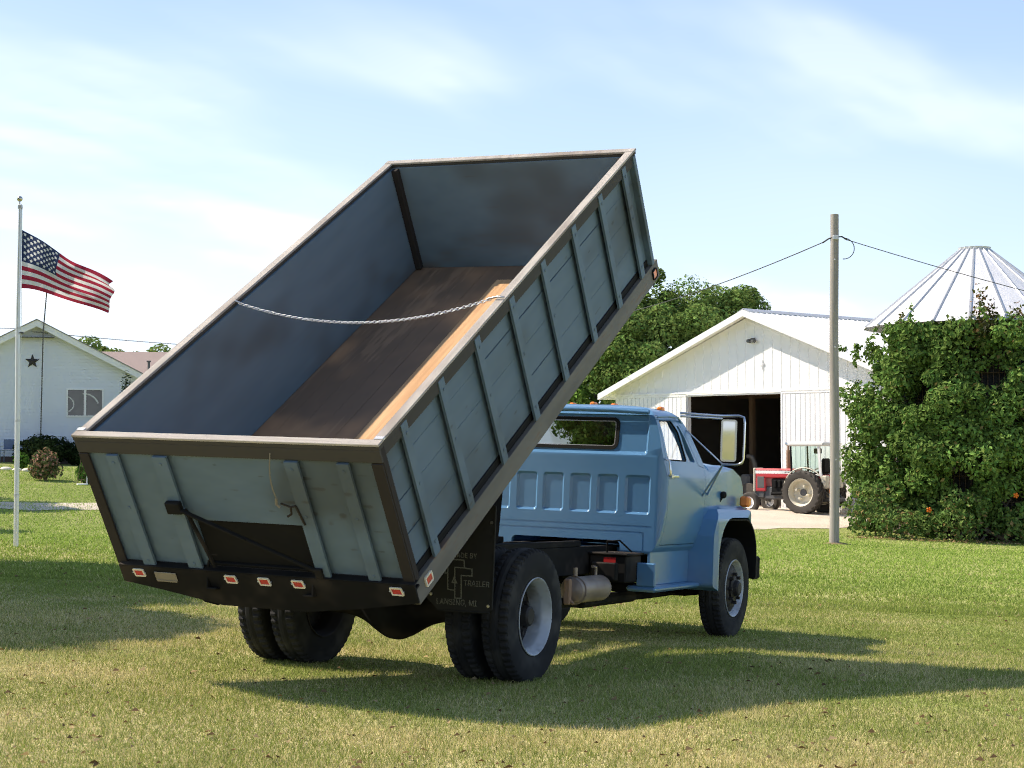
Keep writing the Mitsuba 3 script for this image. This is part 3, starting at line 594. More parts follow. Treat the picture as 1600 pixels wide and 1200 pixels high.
for s in (-1, 1):
    tk('cab__side_window', sheet(dwin.buffer(.01), lambda x, z: (x, s * ysd(z), z)), 'm_glass', False)
    tk('cab__vent_window', sheet(vent.buffer(.01), lambda x, z: (x, s * ysd(z), z)), 'm_glass', False)
    fr = dwin.buffer(.004).difference(dwin.buffer(-.013)); t = ext(fr, -.006, .006, 'xz'); v = np.array(t[0]); v[:, 1] += [s * (ysd(z) + .016) for z in v[:, 2]]
    tk('cab__window_seal', (v, t[1]), 'm_black', False)
wx = lambda z: 3.90 + (2.17 - z) * (.40 / .47) - .03
tk('cab__windshield', sheet(win_w.buffer(.01), lambda y, z: (wx(z), y, z)), 'm_glass', False)
tk('cab__drip_rail', cat(*[tube([[3.20, s * .868, 2.145], [3.5, s * .868, 2.165], [3.78, s * .862, 2.165], [3.93, s * .85, 2.10], [4.20, s * .90, 1.80]], .010, 6) for s in (-1, 1)], tube([[3.188, -.79, 2.186], [3.182, -.4, 2.200], [3.181, 0, 2.204], [3.182, .4, 2.200], [3.188, .79, 2.186]], .022, 8)), 'm_paint', True)
tk('cab__seat', cat(bx(3.30, 3.44, -.75, .75, 1.15, 1.78, .05), bx(3.35, 3.95, -.75, .75, 1.05, 1.22, .05)), 'm_seat')
tk('cab__steering_wheel', tube(arc([3.95, .40, 1.62], .20, 0, 360, 28, (0, 1, 0), (.5, 0, .86)), .014, 6), 'm_black', True)
tk('cab__dashboard', bx(4.10, 4.38, -.85, .85, 1.30, 1.66, .05), 'm_seat')
for y in (-.70, -.22, 0, .22, .70):
    tk('cab__roof_lamp', cat(mv(bx(-.045, .045, -.028, .028, 0, .055, .014), 3.73, y, 2.245 - .05 * abs(y))), 'm_amber')
for s in (-1, 1):
    tk('cab__door_handle', cat(mv(bx(-.07, .07, -.012, .012, -.013, .013, .006), 3.36, s * 1.012, 1.60), bx(3.27, 3.31, *sorted((s * .985, s * 1.015)), 1.58, 1.62, .004)), 'm_chrome')
    tk('cab__grab_handle', tube([[3.20, s * .96, 1.76], [3.19, s * 1.01, 1.74], [3.205, s * 1.02, 1.62], [3.21, s * 1.0, 1.60]], .011, 8), 'm_chrome', True)
# --- front clip: hood with the inner fenders, arches cut out
hs = fil(Polygon([(4.425, .80), (4.425, 1.765), (4.7, 1.755), (5.25, 1.705), (5.60, 1.625), (5.74, 1.49), (5.79, 1.2), (5.79, .80)]), .05).union(sbox(4.425, .8, 4.5, 1.762))
hh = [(.0, .75), (.93, .75), (.965, 1.1), (.985, 1.30), (.987, 1.45), (.981, 1.58), (.964, 1.675), (.925, 1.725), (.85, 1.748), (.6, 1.762), (.3, 1.772), (0, 1.78)]
hh = hh[:1] + smooth_(hh[1:])
hp = Polygon(hh + [(-y, z) for y, z in hh[::-1]]).buffer(1e-6)
ht = fil(Polygon([(4.425, -.99), (4.425, .99), (5.0, .965), (5.79, .90), (5.79, -.90), (5.0, -.965)]), .08).union(Polygon([(4.425, -.99), (4.425, .99), (4.7, .977), (4.7, -.977)]))
hood = ext3(hs, -1.1, 1.1, 'xz') ^ ext3(hp, 4.3, 5.9, 'yz') ^ ext3(ht, .7, 1.9, 'xy')
arch = ext3(rrect(4.44, 5.665, .2, 1.215, .40), 0, .9, 'xz')
for s in (-1, 1): hood -= arch.translate([0, .52 if s > 0 else -1.42, 0])
hood -= ext3(sbox(4.46, .7, 5.7, 1.45), -.48, .48, 'xz')
tk('hood', auto(back(hood), 34), 'm_paint', True)
tk('hood__grille', cat(*[bx(5.785, 5.80, -.70, .70, z, z + .035, .004) for z in np.arange(1.0, 1.42, .065)]), 'm_chrome')
for s in (-1, 1):
    fo = Polygon([(4.215, .545), (4.215, 1.04), (4.27, 1.20), (4.40, 1.30), (4.64, 1.335), (5.20, 1.33), (5.50, 1.27), (5.68, 1.12), (5.75, .90), (5.75, .78), (4.9, .30)])
    fo = fil(fo, .05).difference(rrect(4.335, 5.665, -.4, 1.215, .40)).difference(sbox(5.0, 0, 6, .76)).difference(sbox(4.42, 0, 5.0, .5))
    fo = max(getattr(fo, 'geoms', [fo]), key=lambda g: g.area) if fo.geom_type != 'Polygon' else fo
    ftop = fil(Polygon([(4.15, .80), (4.15, 1.10), (4.30, 1.135), (5.25, 1.125), (5.55, 1.06), (5.75, .94), (5.75, .80)]), .03)
    if s < 0: ftop = affinity.scale(ftop, 1, -1, origin=(0, 0))
    fdr = ext3(fo, -1.2, 1.2, 'xz') ^ ext3(ftop, .2, 1.5, 'xy')
    # round the outer upper edge
    fy = Polygon([(.7, .2), (1.13, .2), (1.14, .9), (1.14, 1.13), (1.13, 1.20), (1.108, 1.255), (1.075, 1.295), (1.03, 1.322), (.97, 1.338), (.85, 1.345), (.7, 1.35)])
    if s < 0: fy = affinity.scale(fy, -1, 1, origin=(0, 0))
    fdr = fdr ^ ext3(fy, 4.0, 6.0, 'yz')
    tk('fender', auto(back(fdr), 40), 'm_paint', True)
    tk('wheel_well', cat(ext(rrect(4.35, 5.65, .3, 1.20, .39).difference(rrect(4.365, 5.635, .2, 1.185, .38)).difference(sbox(4, 0, 6, .56)), *sorted((s * .52, s * 1.10)), 'xz'), ext(rrect(4.36, 5.64, .45, 1.19, .38), *sorted((s * .515, s * .525)), 'xz')), 'm_black', False)
    tk('running_board', cat(bx(2.98, 4.21, *sorted((s * .99, s * .70)), .535, .585, .018), bx(3.16, 4.21, *sorted((s * .86, s * .835)), .586, .90, .004), bx(2.98, 3.03, *sorted((s * .98, s * .80)), .586, .80, .01)), 'm_paint', 32)
    tk('turn_signal', cat(mv(bx(-.055, .055, -.05, .05, -.055, .055, .02), 5.52, s * 1.0, 1.375)), 'm_amber')
    tk('turn_signal__bracket', bx(5.47, 5.57, *sorted((s * .985, s * .89)), 1.27, 1.325, .01), 'm_paint')
    # mirror: frame tubes, head, braces
    yh, xh = s * 1.31, 3.98
    RM = mat(t=(xh, yh, 0)) @ rot([0, 0, 1], s * -15) @ mat(t=(0, 0, 1.96)) @ rot([0, 1, 0], -1.2) @ mat(t=(0, 0, -1.96)) @ mat(t=(-xh, -yh, 0))
    tk('mirror', xf(cat(bx(xh, xh + .05, *sorted((yh - s * .072, yh + s * .072)), 1.765, 2.165, .02)), RM), 'm_galv', 35)
    gl = rrect(yh - .062, yh + .062, 1.777, 2.153, .015); mk = 'mirror' + ('_001' if s > 0 else '')
    tk(mk + '__glass', xf(ext(gl, xh - .004, xh - .001, 'yz'), RM), 'm_mirror', False)
    tk(mk + '__rim', xf(ext(gl.buffer(.014).difference(gl.buffer(-.004)), xh - .012, xh + .004, 'yz'), RM), 'm_steel', False)
    loop = [[3.86, s * .85, 2.215], [xh - .02, yh - s * .06, 2.20], [xh, yh + s * .10, 2.205], [xh, yh + s * .145, 2.19], [xh, yh + s * .155, 2.14], [xh, yh + s * .155, 1.80], [xh, yh + s * .14, 1.755], [xh, yh + s * .09, 1.735], [xh, yh - s * .05, 1.735]]
    tk('mirror' + ('_001' if s > 0 else '') + '__arm', cat(tube(loop, .012, 8), tube([[3.84, s * .86, 2.185], [xh - .02, yh - s * .06, 2.175]], .011, 8), tube([[3.95, s * .88, 2.06], [xh, yh - s * .05, 1.735]], .008, 6), tube([[xh, yh - s * .05, 1.735], [4.18, s * .985, 1.42]], .010, 6), tube([[xh, yh - s * .05, 1.735], [4.34, s * .975, 1.42]], .010, 6), bx(4.15, 4.37, *sorted((s * .965, s * .985)), 1.39, 1.425, .005)), 'm_chrome', True)
    tk('fender_badge', bx(4.50, 4.60, *sorted((s * .95, s * .972)), 1.40, 1.455, .004), 'm_galv')
    tk('spot_lamp', cat(mv(lathe([(0, -.035), (.02, -.03), (.034, 0), (.036, .015), (0, .017)], 20, 'x'), 4.80, s * .995, 1.44), tube([[4.80, s * .99, 1.42], [4.78, s * .95, 1.34]], .012, 6)), 'm_black', 35)
tk('front_bumper', cat(bx(5.84, 5.92, -1.06, 1.06, .56, .80, .02), *[bx(5.72, 5.84, *sorted((s * 1.02, s * 1.06)), .56, .80, .01) for s in (-1, 1)]), 'm_black')
# ------------------------------------------------------------------ background
def fr(x, y, z, az):   # local frame: u right along the front, v away from the viewer, z up; az = azimuth of v to the right of +y
    a = math.radians(az); return mat(np.array([[math.cos(a), math.sin(a), 0], [-math.sin(a), math.cos(a), 0], [0, 0, 1.0]]), (x, y, z))
# --- barn
BM = fr(9.615, 68.0, 0, 49.25); HW, EV, RG, ZB, DP = 7.83, 3.947, 6.913, -1.15, 22.0
def bn(n, m, b='m_white', smooth=False, **k): return add('barn__' + n, m, b, smooth, BM, **k)
tag('barn', 'white metal gabled barn with its wide door open beyond the driveway', 'barn')
gable = Polygon([(-HW, ZB), (HW, ZB), (HW, EV), (0, RG - .04), (-HW, EV)])
D1, D2, HD = -3.59, 1.443, 3.70
opening = sbox(D1, ZB - .1, D2, HD)
wall = gable.difference(opening)
pw = .92
for i, u0 in enumerate(np.arange(-HW, HW, pw)):
    st = wall.intersection(sbox(u0 + .002, ZB, min(u0 + pw - .002, HW), 9))
    if st.area < .05: continue
    ribs = wall.intersection(shapely.union_all([sbox(u0 + q - .016, ZB, u0 + q + .016, 9) for q in (.03, .49)]))
    ms = [ext(st, 0, .02, 'xz')] + ([ext(ribs, -.017, .001, 'xz')] if ribs.area > .002 else [])
    bn('wall_panel', cat(*ms))
# sliding door leaves pushed aside, with darker batten ribs, and their track
for u0, u1 in ((-7.75, D1 - .02), (D2 + .02, 6.9)):
    lf = [bx(u0, u1, -.09, -.06, ZB + .08, HD - .05, .004)]
    k = bn('sliding_door', cat(*lf, bx(u0, u1, -.115, -.06, HD - .05, HD + .04, .006), bx(u0, u0 + .07, -.112, -.0899, ZB + .08, HD - .05), bx(u1 - .07, u1, -.112, -.0899, ZB + .08, HD - .05)))
    for q in np.arange(u0 + .24, u1 - .1, .24):
        add(k + '__door_rib', bx(q - .014, q + .014, -.104, -.0895, ZB + .1, HD - .06), 'm_barnrib', False, BM)
bn('door_track', bx(-7.8, 7.0, -.14, -.10, HD + .045, HD + .12, .01))
bn('door_frame', cat(bx(D1 - .06, D1 + .02, -.05, .16, ZB, HD), bx(D2 - .02, D2 + .06, -.05, .16, ZB, HD), bx(D1 + .02, D2 - .02, -.05, .16, HD - .05, HD + .02)), 'm_white2')
bn('side_wall', cat(bx(HW - .02, HW, .025, DP, ZB, EV - .02), *[bx(HW, HW + .02, q, q + .03, ZB, EV - .03) for q in np.arange(.3, DP, .3)]))
bn('side_wall', bx(-HW, -HW + .02, .025, DP, ZB, EV - .02)); bn('back_wall', ext(gable, DP, DP + .02, 'xz'), 'm_inner'); bn('added_dark_lining', cat(bx(HW - .10, HW - .06, .05, DP, ZB, EV - .05), bx(-HW + .06, -HW + .10, .05, DP, ZB, EV - .05), ext(gable.buffer(-.12).difference(sbox(D1 - .1, -9, D2 + .1, HD + .03)), .05, .07, 'xz')), 'm_inner')  # dark lining added and back wall darkened to deepen the doorway shade
OF, OS = .635, .47; sl = (RG - EV) / HW
for s in (-1, 1):
    L_ = HW + OS; zt = RG; ze = RG - sl * L_
    def rf(u0, u1, v0, v1, h0, h1):
        v, f = bx(u0, u1, v0, v1, h0, h1); v = v.copy(); v[:, 2] += RG - sl * v[:, 0]; v[:, 0] *= s; return (v, f if s > 0 else f[:, ::-1])
    nsh = 24
    for q in range(nsh):     # roof sheets with standing ribs
        v0 = -OF + (DP + OF + .4) * q / nsh; v1 = -OF + (DP + OF + .4) * (q + 1) / nsh
        bn('roof_sheet', cat(rf(0.0, L_, v0 + .003, v1 - .003, .05, .075), *[rf(.02, L_, v0 + t, v0 + t + .05, .075, .10) for t in (.06, .36, .66)]), 'm_barnroof')
    bn('rake_trim', cat(rf(0, L_, -OF - .03, -OF, -.17, .085), rf(.0, L_, -OF, .0, .0, .048)), 'm_white')
    bn('eave_fascia', rf(L_ - .0, L_ + .03, -OF, DP, -.14, .05), 'm_white')
    bn('eave_soffit', rf(HW, L_, -.0, DP, -.03, .0), 'm_white2')
bn('ridge_cap', cat(*[mv(ext(Polygon([(-.3, -.3 * sl + .10), (0, .12), (.3, -.3 * sl + .10), (.3, -.3 * sl + .12), (0, .145), (-.3, -.3 * sl + .12)]), v, v + .30 - .03, 'xz'), 0, 0, RG) for v in np.arange(-OF, DP, .30)]), 'm_galv')
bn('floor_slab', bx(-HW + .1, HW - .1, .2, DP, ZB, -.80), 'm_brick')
bn('inner_post', bx(-3.8, -3.6, 4, 4.2, ZB, EV, .01), 'm_wood'); bn('inner_post', bx(1.5, 1.7, 4, 4.2, ZB, EV, .01), 'm_wood')
for q in range(5): bn('roof_truss', bx(-HW + .1, HW - .1, 3 + 4 * q, 3.1 + 4 * q, EV - .2, EV - .05), 'm_wood')
for q in range(6): bn('wall_girt', bx(-HW + .1, HW - .1, DP - .12, DP - .02, -.6 + .8 * q, -.46 + .8 * q), 'm_wood')
bn('gable_lamp', cat(bx(-.10, .10, -.10, -.0, 5.78, 5.90, .02), mv(lathe([(0, -.16), (.07, -.15), (.085, 0), (0, .01)], 14, 'y'), -.11, -.10, 5.78), mv(lathe([(0, -.16), (.07, -.15), (.085, 0), (0, .01)], 14, 'y'), .12, -.10, 5.78)), 'm_tgrey', 30, label='dark twin flood lamp under the gable peak')
bn('wall_vane', cat(bx(.47, .49, -.05, -.03, 4.62, 5.0), bx(.40, .56, -.05, -.03, 4.80, 4.815), bx(.40, .47, -.05, -.03, 4.73, 4.80), bx(.49, .56, -.05, -.03, 4.82, 4.88)), 'm_barnrib')
# machine standing in the doorway
IM = BM @ mat(t=(-.6, 2.2, -.80))
def im(n, m, b, **k): return add('farm_implement__' + n, m, b, 35, IM, **k)
tag('farm_implement', 'dark farm implement parked in shade inside the barn door', 'farm implement')
im('frame', cat(bx(-1.6, 1.2, -.6, .6, .45, .75, .05), bx(-1.7, -1.2, -.5, .5, .7, 1.25, .08)), 'm_tgrey')
im('spout', tube([[-1.2, 0, .9], [-1.25, -.05, 1.7], [-1.35, -.1, 1.95], [-1.6, -.1, 2.0]], [.11, .11, .10, .09], 12), 'm_channel')
im('seat', bx(.6, 1.1, -.3, .3, .9, 1.55, .08), 'm_black')
for q in (-1.0, .9): im('wheel', mv(lathe([(0, -.1), (.2, -.11), (.42, -.10), (.46, 0), (.42, .10), (.2, .11), (0, .1)], 30, 'y'), q, -.75, .46), 'm_tyre2')
im('slow_sign', ext(Polygon([(-.20, 0), (.20, 0), (.05, .34), (-.05, .34)]), -.79, -.77, 'xz') if False else mv(ext(Polygon([(-.22, 0), (.22, 0), (.05, .36), (-.05, .36)]), -.02, 0, 'xz'), 1.05, -.66, 1.35), 'm_amber', label='orange triangular slow vehicle sign')

# --- tractor: local x forward (heading left and away), y left, z up
TA = math.radians(52)
TM = mat(np.array([[-math.sin(TA), -math.cos(TA), 0], [math.cos(TA), -math.sin(TA), 0], [0, 0, 1.0]]), (10.72, 63.0, -.90)); TM[:3, 3] -= TM[:3, 1] * .80
def tr(n, m, b, smooth=32, **k):
    if 'wheel__' not in n and 'wheel_0' not in n: m = (np.where(np.array([[1, 0, 0]]) & (np.asarray(m[0]) > .6), .6 + (np.asarray(m[0]) - .6) * .86, np.asarray(m[0])), m[1])
    return add('tractor__' + n, m, b, smooth, TM, **k)
tag('tractor', 'red cab tractor with cream trim parked before the barn door', 'tractor')
def ag_tyre(R, r0, w, nl):
    prof = [(r0, -w * .36), (r0 + .05, -w * .46), (R - .16, -w * .5), (R - .07, -w * .48), (R - .04, -w * .40), (R - .025, 0), (R - .04, w * .40), (R - .07, w * .48), (R - .16, w * .5), (r0 + .05, w * .46), (r0, w * .36)]
    ms = [fix(lathe(prof, 64, 'y'))]
    for i in range(nl):
        for s in (-1, 1):
            a = 2 * np.pi * (i + (.5 if s > 0 else 0)) / nl; da = .16 if nl < 30 else .08
            pts = []
            for (yy, aa, r_0, r_1) in ((s * w * .50, a + da * 1.7, R - .13, R - .02), (s * w * .02, a, R - .05, R + .012)):
                for e in (-.05, .05):
                    for r in (r_0, r_1): pts.append([r * math.cos(aa + e), yy, r * math.sin(aa + e)])
            ms.append(hullp(pts))
    return cat(*ms)
RT, FT = ag_tyre(.80, .50, .46, 22), None
for q, s in enumerate((1, -1)):
    k = 'rear_wheel' + (f'_{q:03d}' if q else ''); m = mat(t=(0, s * .86, .80))
    tr(k + '__tyre', xf(RT, m), 'm_tyre2', 30)
    tr(k + '__rim', xf(fix(lathe([(.50, s * -.17), (.46, s * -.15), (.44, s * .06), (.475, s * .15), (.515, s * .185), (.505, s * .20), (.47, s * .17), (.43, s * .05), (.42, s * -.10)], 48, 'y')), m), 'm_trim')
    tr(k + '__wheel_disc', xf(cat(fix(lathe([(.44, s * -.08), (.30, s * -.12), (.16, s * -.10), (.10, s * -.02), (0, s * -.02)], 32, 'y')), *[bx(.24 * math.cos(t) - .04, .24 * math.cos(t) + .04, -.13, .13, .24 * math.sin(t) - .04, .24 * math.sin(t) + .04, .01) for t in np.arange(4) * 1.571 + .4]), m), 'm_trim')
    k = 'front_wheel' + (f'_{q:03d}' if q else ''); m = mat(t=(2.28, s * .78, .39))
    tr(k + '__tyre', xf(fix(lathe([(.20, -.10), (.27, -.125), (.34, -.12), (.375, -.09), (.39, -.05), (.385, -.03), (.392, 0), (.385, .03), (.39, .05), (.375, .09), (.34, .12), (.27, .125), (.20, .10)], 44, 'y')), m), 'm_tyre2')
    tr(k + '__rim', xf(fix(lathe([(.20, s * -.09), (.21, s * .09), (.225, s * .115), (.20, s * .10), (.15, s * .04), (.10, s * .06), (.08, s * .12), (0, s * .13)], 32, 'y')), m), 'm_white2')
tr('chassis', cat(bx(-.35, .6, -.35, .35, .55, 1.15, .06), bx(.5, 2.2, -.22, .22, .50, .98, .04), bx(2.2, 2.75, -.25, .25, .55, .85, .03), tube([[2.55, -.75, .42], [2.55, 0, .55], [2.55, .75, .42]], .06, 10), tube([[0, -.85, .80], [0, .85, .80]], .13, 14)), 'm_tgrey')
tr('engine', cat(bx(.75, 1.85, -.26, .26, .70, 1.30, .05), *[bx(.9 + .22 * q, 1.02 + .22 * q, .25, .33, .95, 1.22, .02) for q in range(4)], tube([[.9, .3, .75], [1.8, .3, .72]], .06, 8)), 'm_black')
tr('bonnet', cat(bx(.62, 2.62, -.30, .30, 1.30, 1.66, .05), bx(2.10, 2.62, -.30, .30, .80, 1.32, .03)), 'm_tred', label='red bonnet with a white side stripe')
tr('bonnet__grille_surround', cat(bx(2.60, 2.70, -.33, .33, .78, 1.68, .03)), 'm_trim')
for s in (-1, 1):
    tr('bonnet__side_stripe', bx(.66, 2.60, *sorted((s * .300, s * .306)), 1.47, 1.58), 'm_white')
    tr('bonnet__side_grille', bx(2.16, 2.50, *sorted((s * .300, s * .312)), .93, 1.36, .006), 'm_tgrey')
tr('bonnet__number_mark', cat(*[bx(.86 + .075 * q, .91 + .075 * q, .3062, .3085, 1.50, 1.555) for q in range(4)]), 'm_tgrey', False)
tr('exhaust_stack', cat(tube([[1.15, .0, 1.62], [1.15, 0, 2.35]], .085, 16), tube([[1.15, 0, 2.35], [1.15, 0, 2.50], [1.18, 0, 2.56], [1.25, 0, 2.60]], .045, 12)), 'm_rust')
tr('exhaust_stack__cap', tube([[1.17, 0, 2.53], [1.22, 0, 2.59], [1.29, 0, 2.60]], .052, 12), 'm_chrome')
CABP = [(.55, 1.45), (.62, 2.50), (-.62, 2.50), (-.72, 1.45)]
tr('cab_roof', bx(-.78, .74, -.74, .74, 2.50, 2.66, .05), 'm_white2')
tr('cab_base', cat(bx(-.60, .58, -.62, .62, 1.02, 1.44, .03)), 'm_tred')
tr('cab_panel', bx(.50, .64, -.60, .60, 1.0, 1.44, .02), 'm_tgrey')
for s in (-1, 1):
    y0, y1 = sorted((s * .68, s * .61))
    tr('cab_post', hullp([(x + e, y, z) for (x, z) in ((.56, 1.44), (.60, 2.51)) for e in (0, .05) for y in (y0, y1)]), 'm_black', False)
    tr('cab_post', hullp([(x + e, y, z) for (x, z) in ((-.66, 1.40), (-.58, 2.51)) for e in (0, .09) for y in (y0, y1)]), 'm_white2', False)
    tr('cab_sill', bx(-.68, .62, y0, y1, 1.40, 1.47, .01), 'm_white2')
    tr('side_pane', (np.array([(.57, s * .645, 1.47), (.615, s * .645, 2.5), (-.55, s * .645, 2.5), (-.60, s * .645, 1.47)]), np.array([[0, 1, 2], [0, 2, 3]])), 'm_tglass', False)
    tr('fender', cat(tube(arc((0, s * .80, .80), .90, 20, 165, 16), .025, 4), bx(-.75, .05, *sorted((s * .62, s * 1.02)), 1.60, 1.64, .01) if False else bx(-.86, -.62, *sorted((s * .40, s * .68)), .95, 1.42, .03)), 'm_cream' if False else 'm_trim', 30)
tr('front_pane', (np.array([(.60, -.62, 1.46), (.64, -.62, 2.5), (.64, .62, 2.5), (.60, .62, 1.46)]), np.array([[0, 1, 2], [0, 2, 3]])), 'm_tglass', False)
tr('steering_wheel', cat(tube(arc([.22, 0, 1.66], .19, 0, 360, 24, (.9, 0, .35), (0, 1, 0)), .015, 6), tube([[.22, 0, 1.66], [.42, 0, 1.35]], .025, 6)), 'm_black', True)
tr('seat', cat(bx(-.50, -.08, -.25, .25, 1.40, 1.55, .05), bx(-.55, -.42, -.25, .25, 1.5, 2.05, .05)), 'm_black')
tr('cab_mirror', bx(-.50, -.25, .30, .50, 2.22, 2.42, .03), 'm_black')
tr('tank', bx(.60, .98, .32, .62, .75, 1.02, .04), 'm_trim')
tr('hitch', cat(bx(-1.1, -.35, -.35, .35, .45, .60, .03), tube([[-.4, .3, 1.0], [-1.0, .42, .55]], .03, 8), tube([[-.4, -.3, 1.0], [-1.0, -.42, .55]], .03, 8)), 'm_tgrey')
tr('rear_lamp', bx(-1.0, -.92, .35, .62, .78, .92, .02), 'm_amber')

# --- house on the left
HM = fr(-15.95, 58.0, 0, -12); HB = .95
def ho(n, m, b='m_white2', smooth=False, **k): return add('house__' + n, m, b, smooth, HM, **k)
tag('house', 'white clapboard house with a low gable and paired window', 'house')
hw, he, hr = 3.35, 4.06, 5.78
hg = Polygon([(-hw - .15, HB + .30), (hw - .15, HB + .30), (hw - .15, he), (-.15, hr), (-hw - .15, he)])
wo = sbox(.86, 2.62, 2.02, 3.52)
sid = []
z = HB + .30
while z < hr:
    pl = hg.intersection(sbox(-9, z, 9, z + .112)).difference(wo.buffer(.01))
    if pl.area > .001:
        v, f = ext(pl, 0, .012, 'xz'); v = v.copy(); v[:, 1] += -.022 + .019 * (v[:, 2] - z) / .112; sid.append((v, f))
    z += .114
ho('siding', cat(*sid), 'm_siding', kind='stuff')
ho('wall_core', cat(ext(hg.difference(wo), .014, .10, 'xz'), bx(hw - .27, hw - .17, .1, 9, HB, he), bx(-hw - .12, -hw - .02, .1, 9, HB, he)), 'm_siding')
ho('corner_board', bx(hw - .26, hw - .14, -.03, -.002, HB + .3, he - .02), 'm_white2')
ho('foundation', bx(-hw - .13, hw - .17, -.0, .10, HB - .5, HB + .295), 'm_brick')
sl2 = (hr - he) / hw
for s in (-1, 1):
    def rf2(u0, u1, v0, v1, h0, h1):
        v, f = bx(u0, u1, v0, v1, h0, h1); v = v.copy(); v[:, 2] += hr + .05 - sl2 * v[:, 0]; v[:, 0] = v[:, 0] * s - .15; return (v, f if s > 0 else f[:, ::-1])
    ho('rake_board', rf2(0, hw + .42, -.38, -.34, -.20, .02), 'm_white2')
    ho('soffit', rf2(0, hw + .42, -.34, .0, -.09, -.06), 'm_white2')
    for q in range(10):
        ho('roof', rf2((hw + .45) * q / 10, (hw + .45) * (q + 1) / 10 + .02, -.41, 9.2, .03 - .012, .055), 'm_shingle')
ho('gable_vent', bx(-.72, .42, -.30, -.03, hr - .52, hr - .50), 'm_tgrey')
ho('window', cat(*[ext(sbox(a, 2.62, b, 3.52).buffer(.035, join_style=2).difference(sbox(a + .015, 2.635, b - .015, 3.505)), -.05, .05, 'xz') for a, b in ((.86, 1.42), (1.46, 2.02))]), 'm_white2')
for a, b in ((.87, 1.41), (1.47, 2.01)):
    ho('window__pane', (np.array([(a, .02, 2.63), (b, .02, 2.63), (b, .02, 3.51), (a, .02, 3.51)]), np.array([[0, 1, 2], [0, 2, 3]])), 'm_glass')
ho('window__curtain', tube(np.array(arc((.80, .12, 3.02), .26, -70, 75, 12)), .018, 4), 'm_curtain'); ho('window__curtain', tube(np.array(arc((1.40, .12, 2.88), .50, 20, 95, 12)), .022, 4), 'm_curtain')
ho('room', cat(bx(.2, 2.7, 1.4, 1.45, 2.2, 3.9), bx(.2, 2.7, .10, 1.4, 2.15, 2.2), bx(.2, 2.7, .1, 1.4, 3.86, 3.9), bx(.15, .2, .1, 1.4, 2.15, 3.9), bx(2.7, 2.75, .1, 1.4, 2.15, 3.9)), 'm_tgrey')
sp5 = [(r * math.sin(a), r * math.cos(a)) for i in range(10) for r, a in [((.25 if i % 2 == 0 else .10), i * math.pi / 5)]]
sv = [(x - .30, -.04, 4.46 + zz) for x, zz in sp5] + [(-.30, -.12, 4.46), (-.30, -.03, 4.46)]
add('barn_star', (np.array(sv), np.array([[i, (i + 1) % 10, 10] for i in range(10)] + [[(i + 1) % 10, i, 11] for i in range(10)])), 'm_star', False, HM, label='dark five pointed metal star hung on the house gable', cat_='star ornament')
am = fr(-15.80, 57.55, 0, 0)
tag('antenna_mast', 'thin grey mast with a small box rising above the gable', 'antenna mast')
add('antenna_mast__pole', tube([[-.12, .28, 1.3], [0, .05, 5.4], [.12, .0, 6.78]], .022, 8), 'm_tgrey', True, am)
add('antenna_mast__head', bx(.07, .32, -.06, .06, 6.78, 6.87, .02), 'm_cream', False, am)
# second house behind with a reddish hipped roof, and a grey roof at the frame's edge
NM = fr(-18.6, 84, -.75, -8)
tag('neighbour_house', 'far house with a faded reddish roof behind the white gable', 'house')
add('neighbour_house__roof', hullp([(-4.6, -4, 5.0), (4.6, -4, 5.0), (4.6, 4, 5.0), (-4.6, 4, 5.0), (-1.9, 0, 7.0), (2.4, 0, 7.0)]), 'm_redroof', False, NM)
add('neighbour_house__wall', bx(-4.2, 4.2, -3.6, 3.6, .6, 4.99), 'm_siding', False, NM)
add('neighbour_house__roof__vent_pipe', cat(tube([[.9, -2.2, 5.9], [.9, -2.2, 6.4]], .06, 8), bx(.80, 1.0, -2.3, -2.1, 6.4, 6.46, .01)), 'm_tgrey', 30, NM)
SM = fr(-22.5, 66, 0, -6)
tag('side_house', 'far house showing only a grey roof tip at left edge', 'house')
add('side_house__roof', hullp([(-4, -4, 4.7), (3.4, -4, 4.7), (3.4, 4, 4.7), (-4, 4, 4.7), (-.6, -4, 6.75), (-.6, 4, 6.75)]), 'm_shingle', False, SM)
add('side_house__wall', bx(-3.6, 3.0, -3.5, 3.5, .6, 4.69), 'm_siding', False, SM)

# --- flagpole and flag
fpx, fpy = -8.52, 29.5; fz0 = float(gz(fpx, fpy))
tag('flagpole', 'slim white metal flagpole at the left edge of the lawn', 'flagpole')
add('flagpole__pole', tube([[fpx, fpy, fz0 - .1], [fpx, fpy, 1.4], [fpx - .01, fpy, 3.6], [fpx + .01, fpy, 5.72]], [.044, .042, .038, .030], 16), 'm_flagpole', True)
add('flagpole__joint', cat(*[tube([[fpx, fpy, z - .02], [fpx, fpy, z + .02]], .047, 14) for z in (.72, 2.0, 3.6)]), 'm_galv', 40)
add('flagpole__pulley', bx(fpx - .03, fpx + .05, fpy - .03, fpy + .03, 5.66, 5.74, .012), 'm_galv')
add('flagpole__finial', cat(tube([[fpx, fpy, 5.70], [fpx, fpy, 5.80]], .012, 8), (lambda s: (np.array(s.vertices) + [fpx, fpy, 5.84], np.array(s.faces)))(trimesh.creation.icosphere(2, .05))), 'm_gold', True)
add('flagpole__halyard', tube([[fpx + .05, fpy - .03, 1.2], [fpx + .055, fpy - .03, 3.5], [fpx + .05, fpy - .03, 5.68]], .005, 5), 'm_white2', True)
add('flagpole__cleat', bx(fpx + .03, fpx + .10, fpy - .05, fpy - .02, 3.50, 3.53, .006), 'm_tgrey')
nu, nv = 90, 44; U, V = np.meshgrid(np.linspace(0, 1, nu), np.linspace(0, 1, nv), indexing='ij')
topx, topz = 1.60 * U, -.90 * U ** .92 + .03 * np.sin(U * 9)
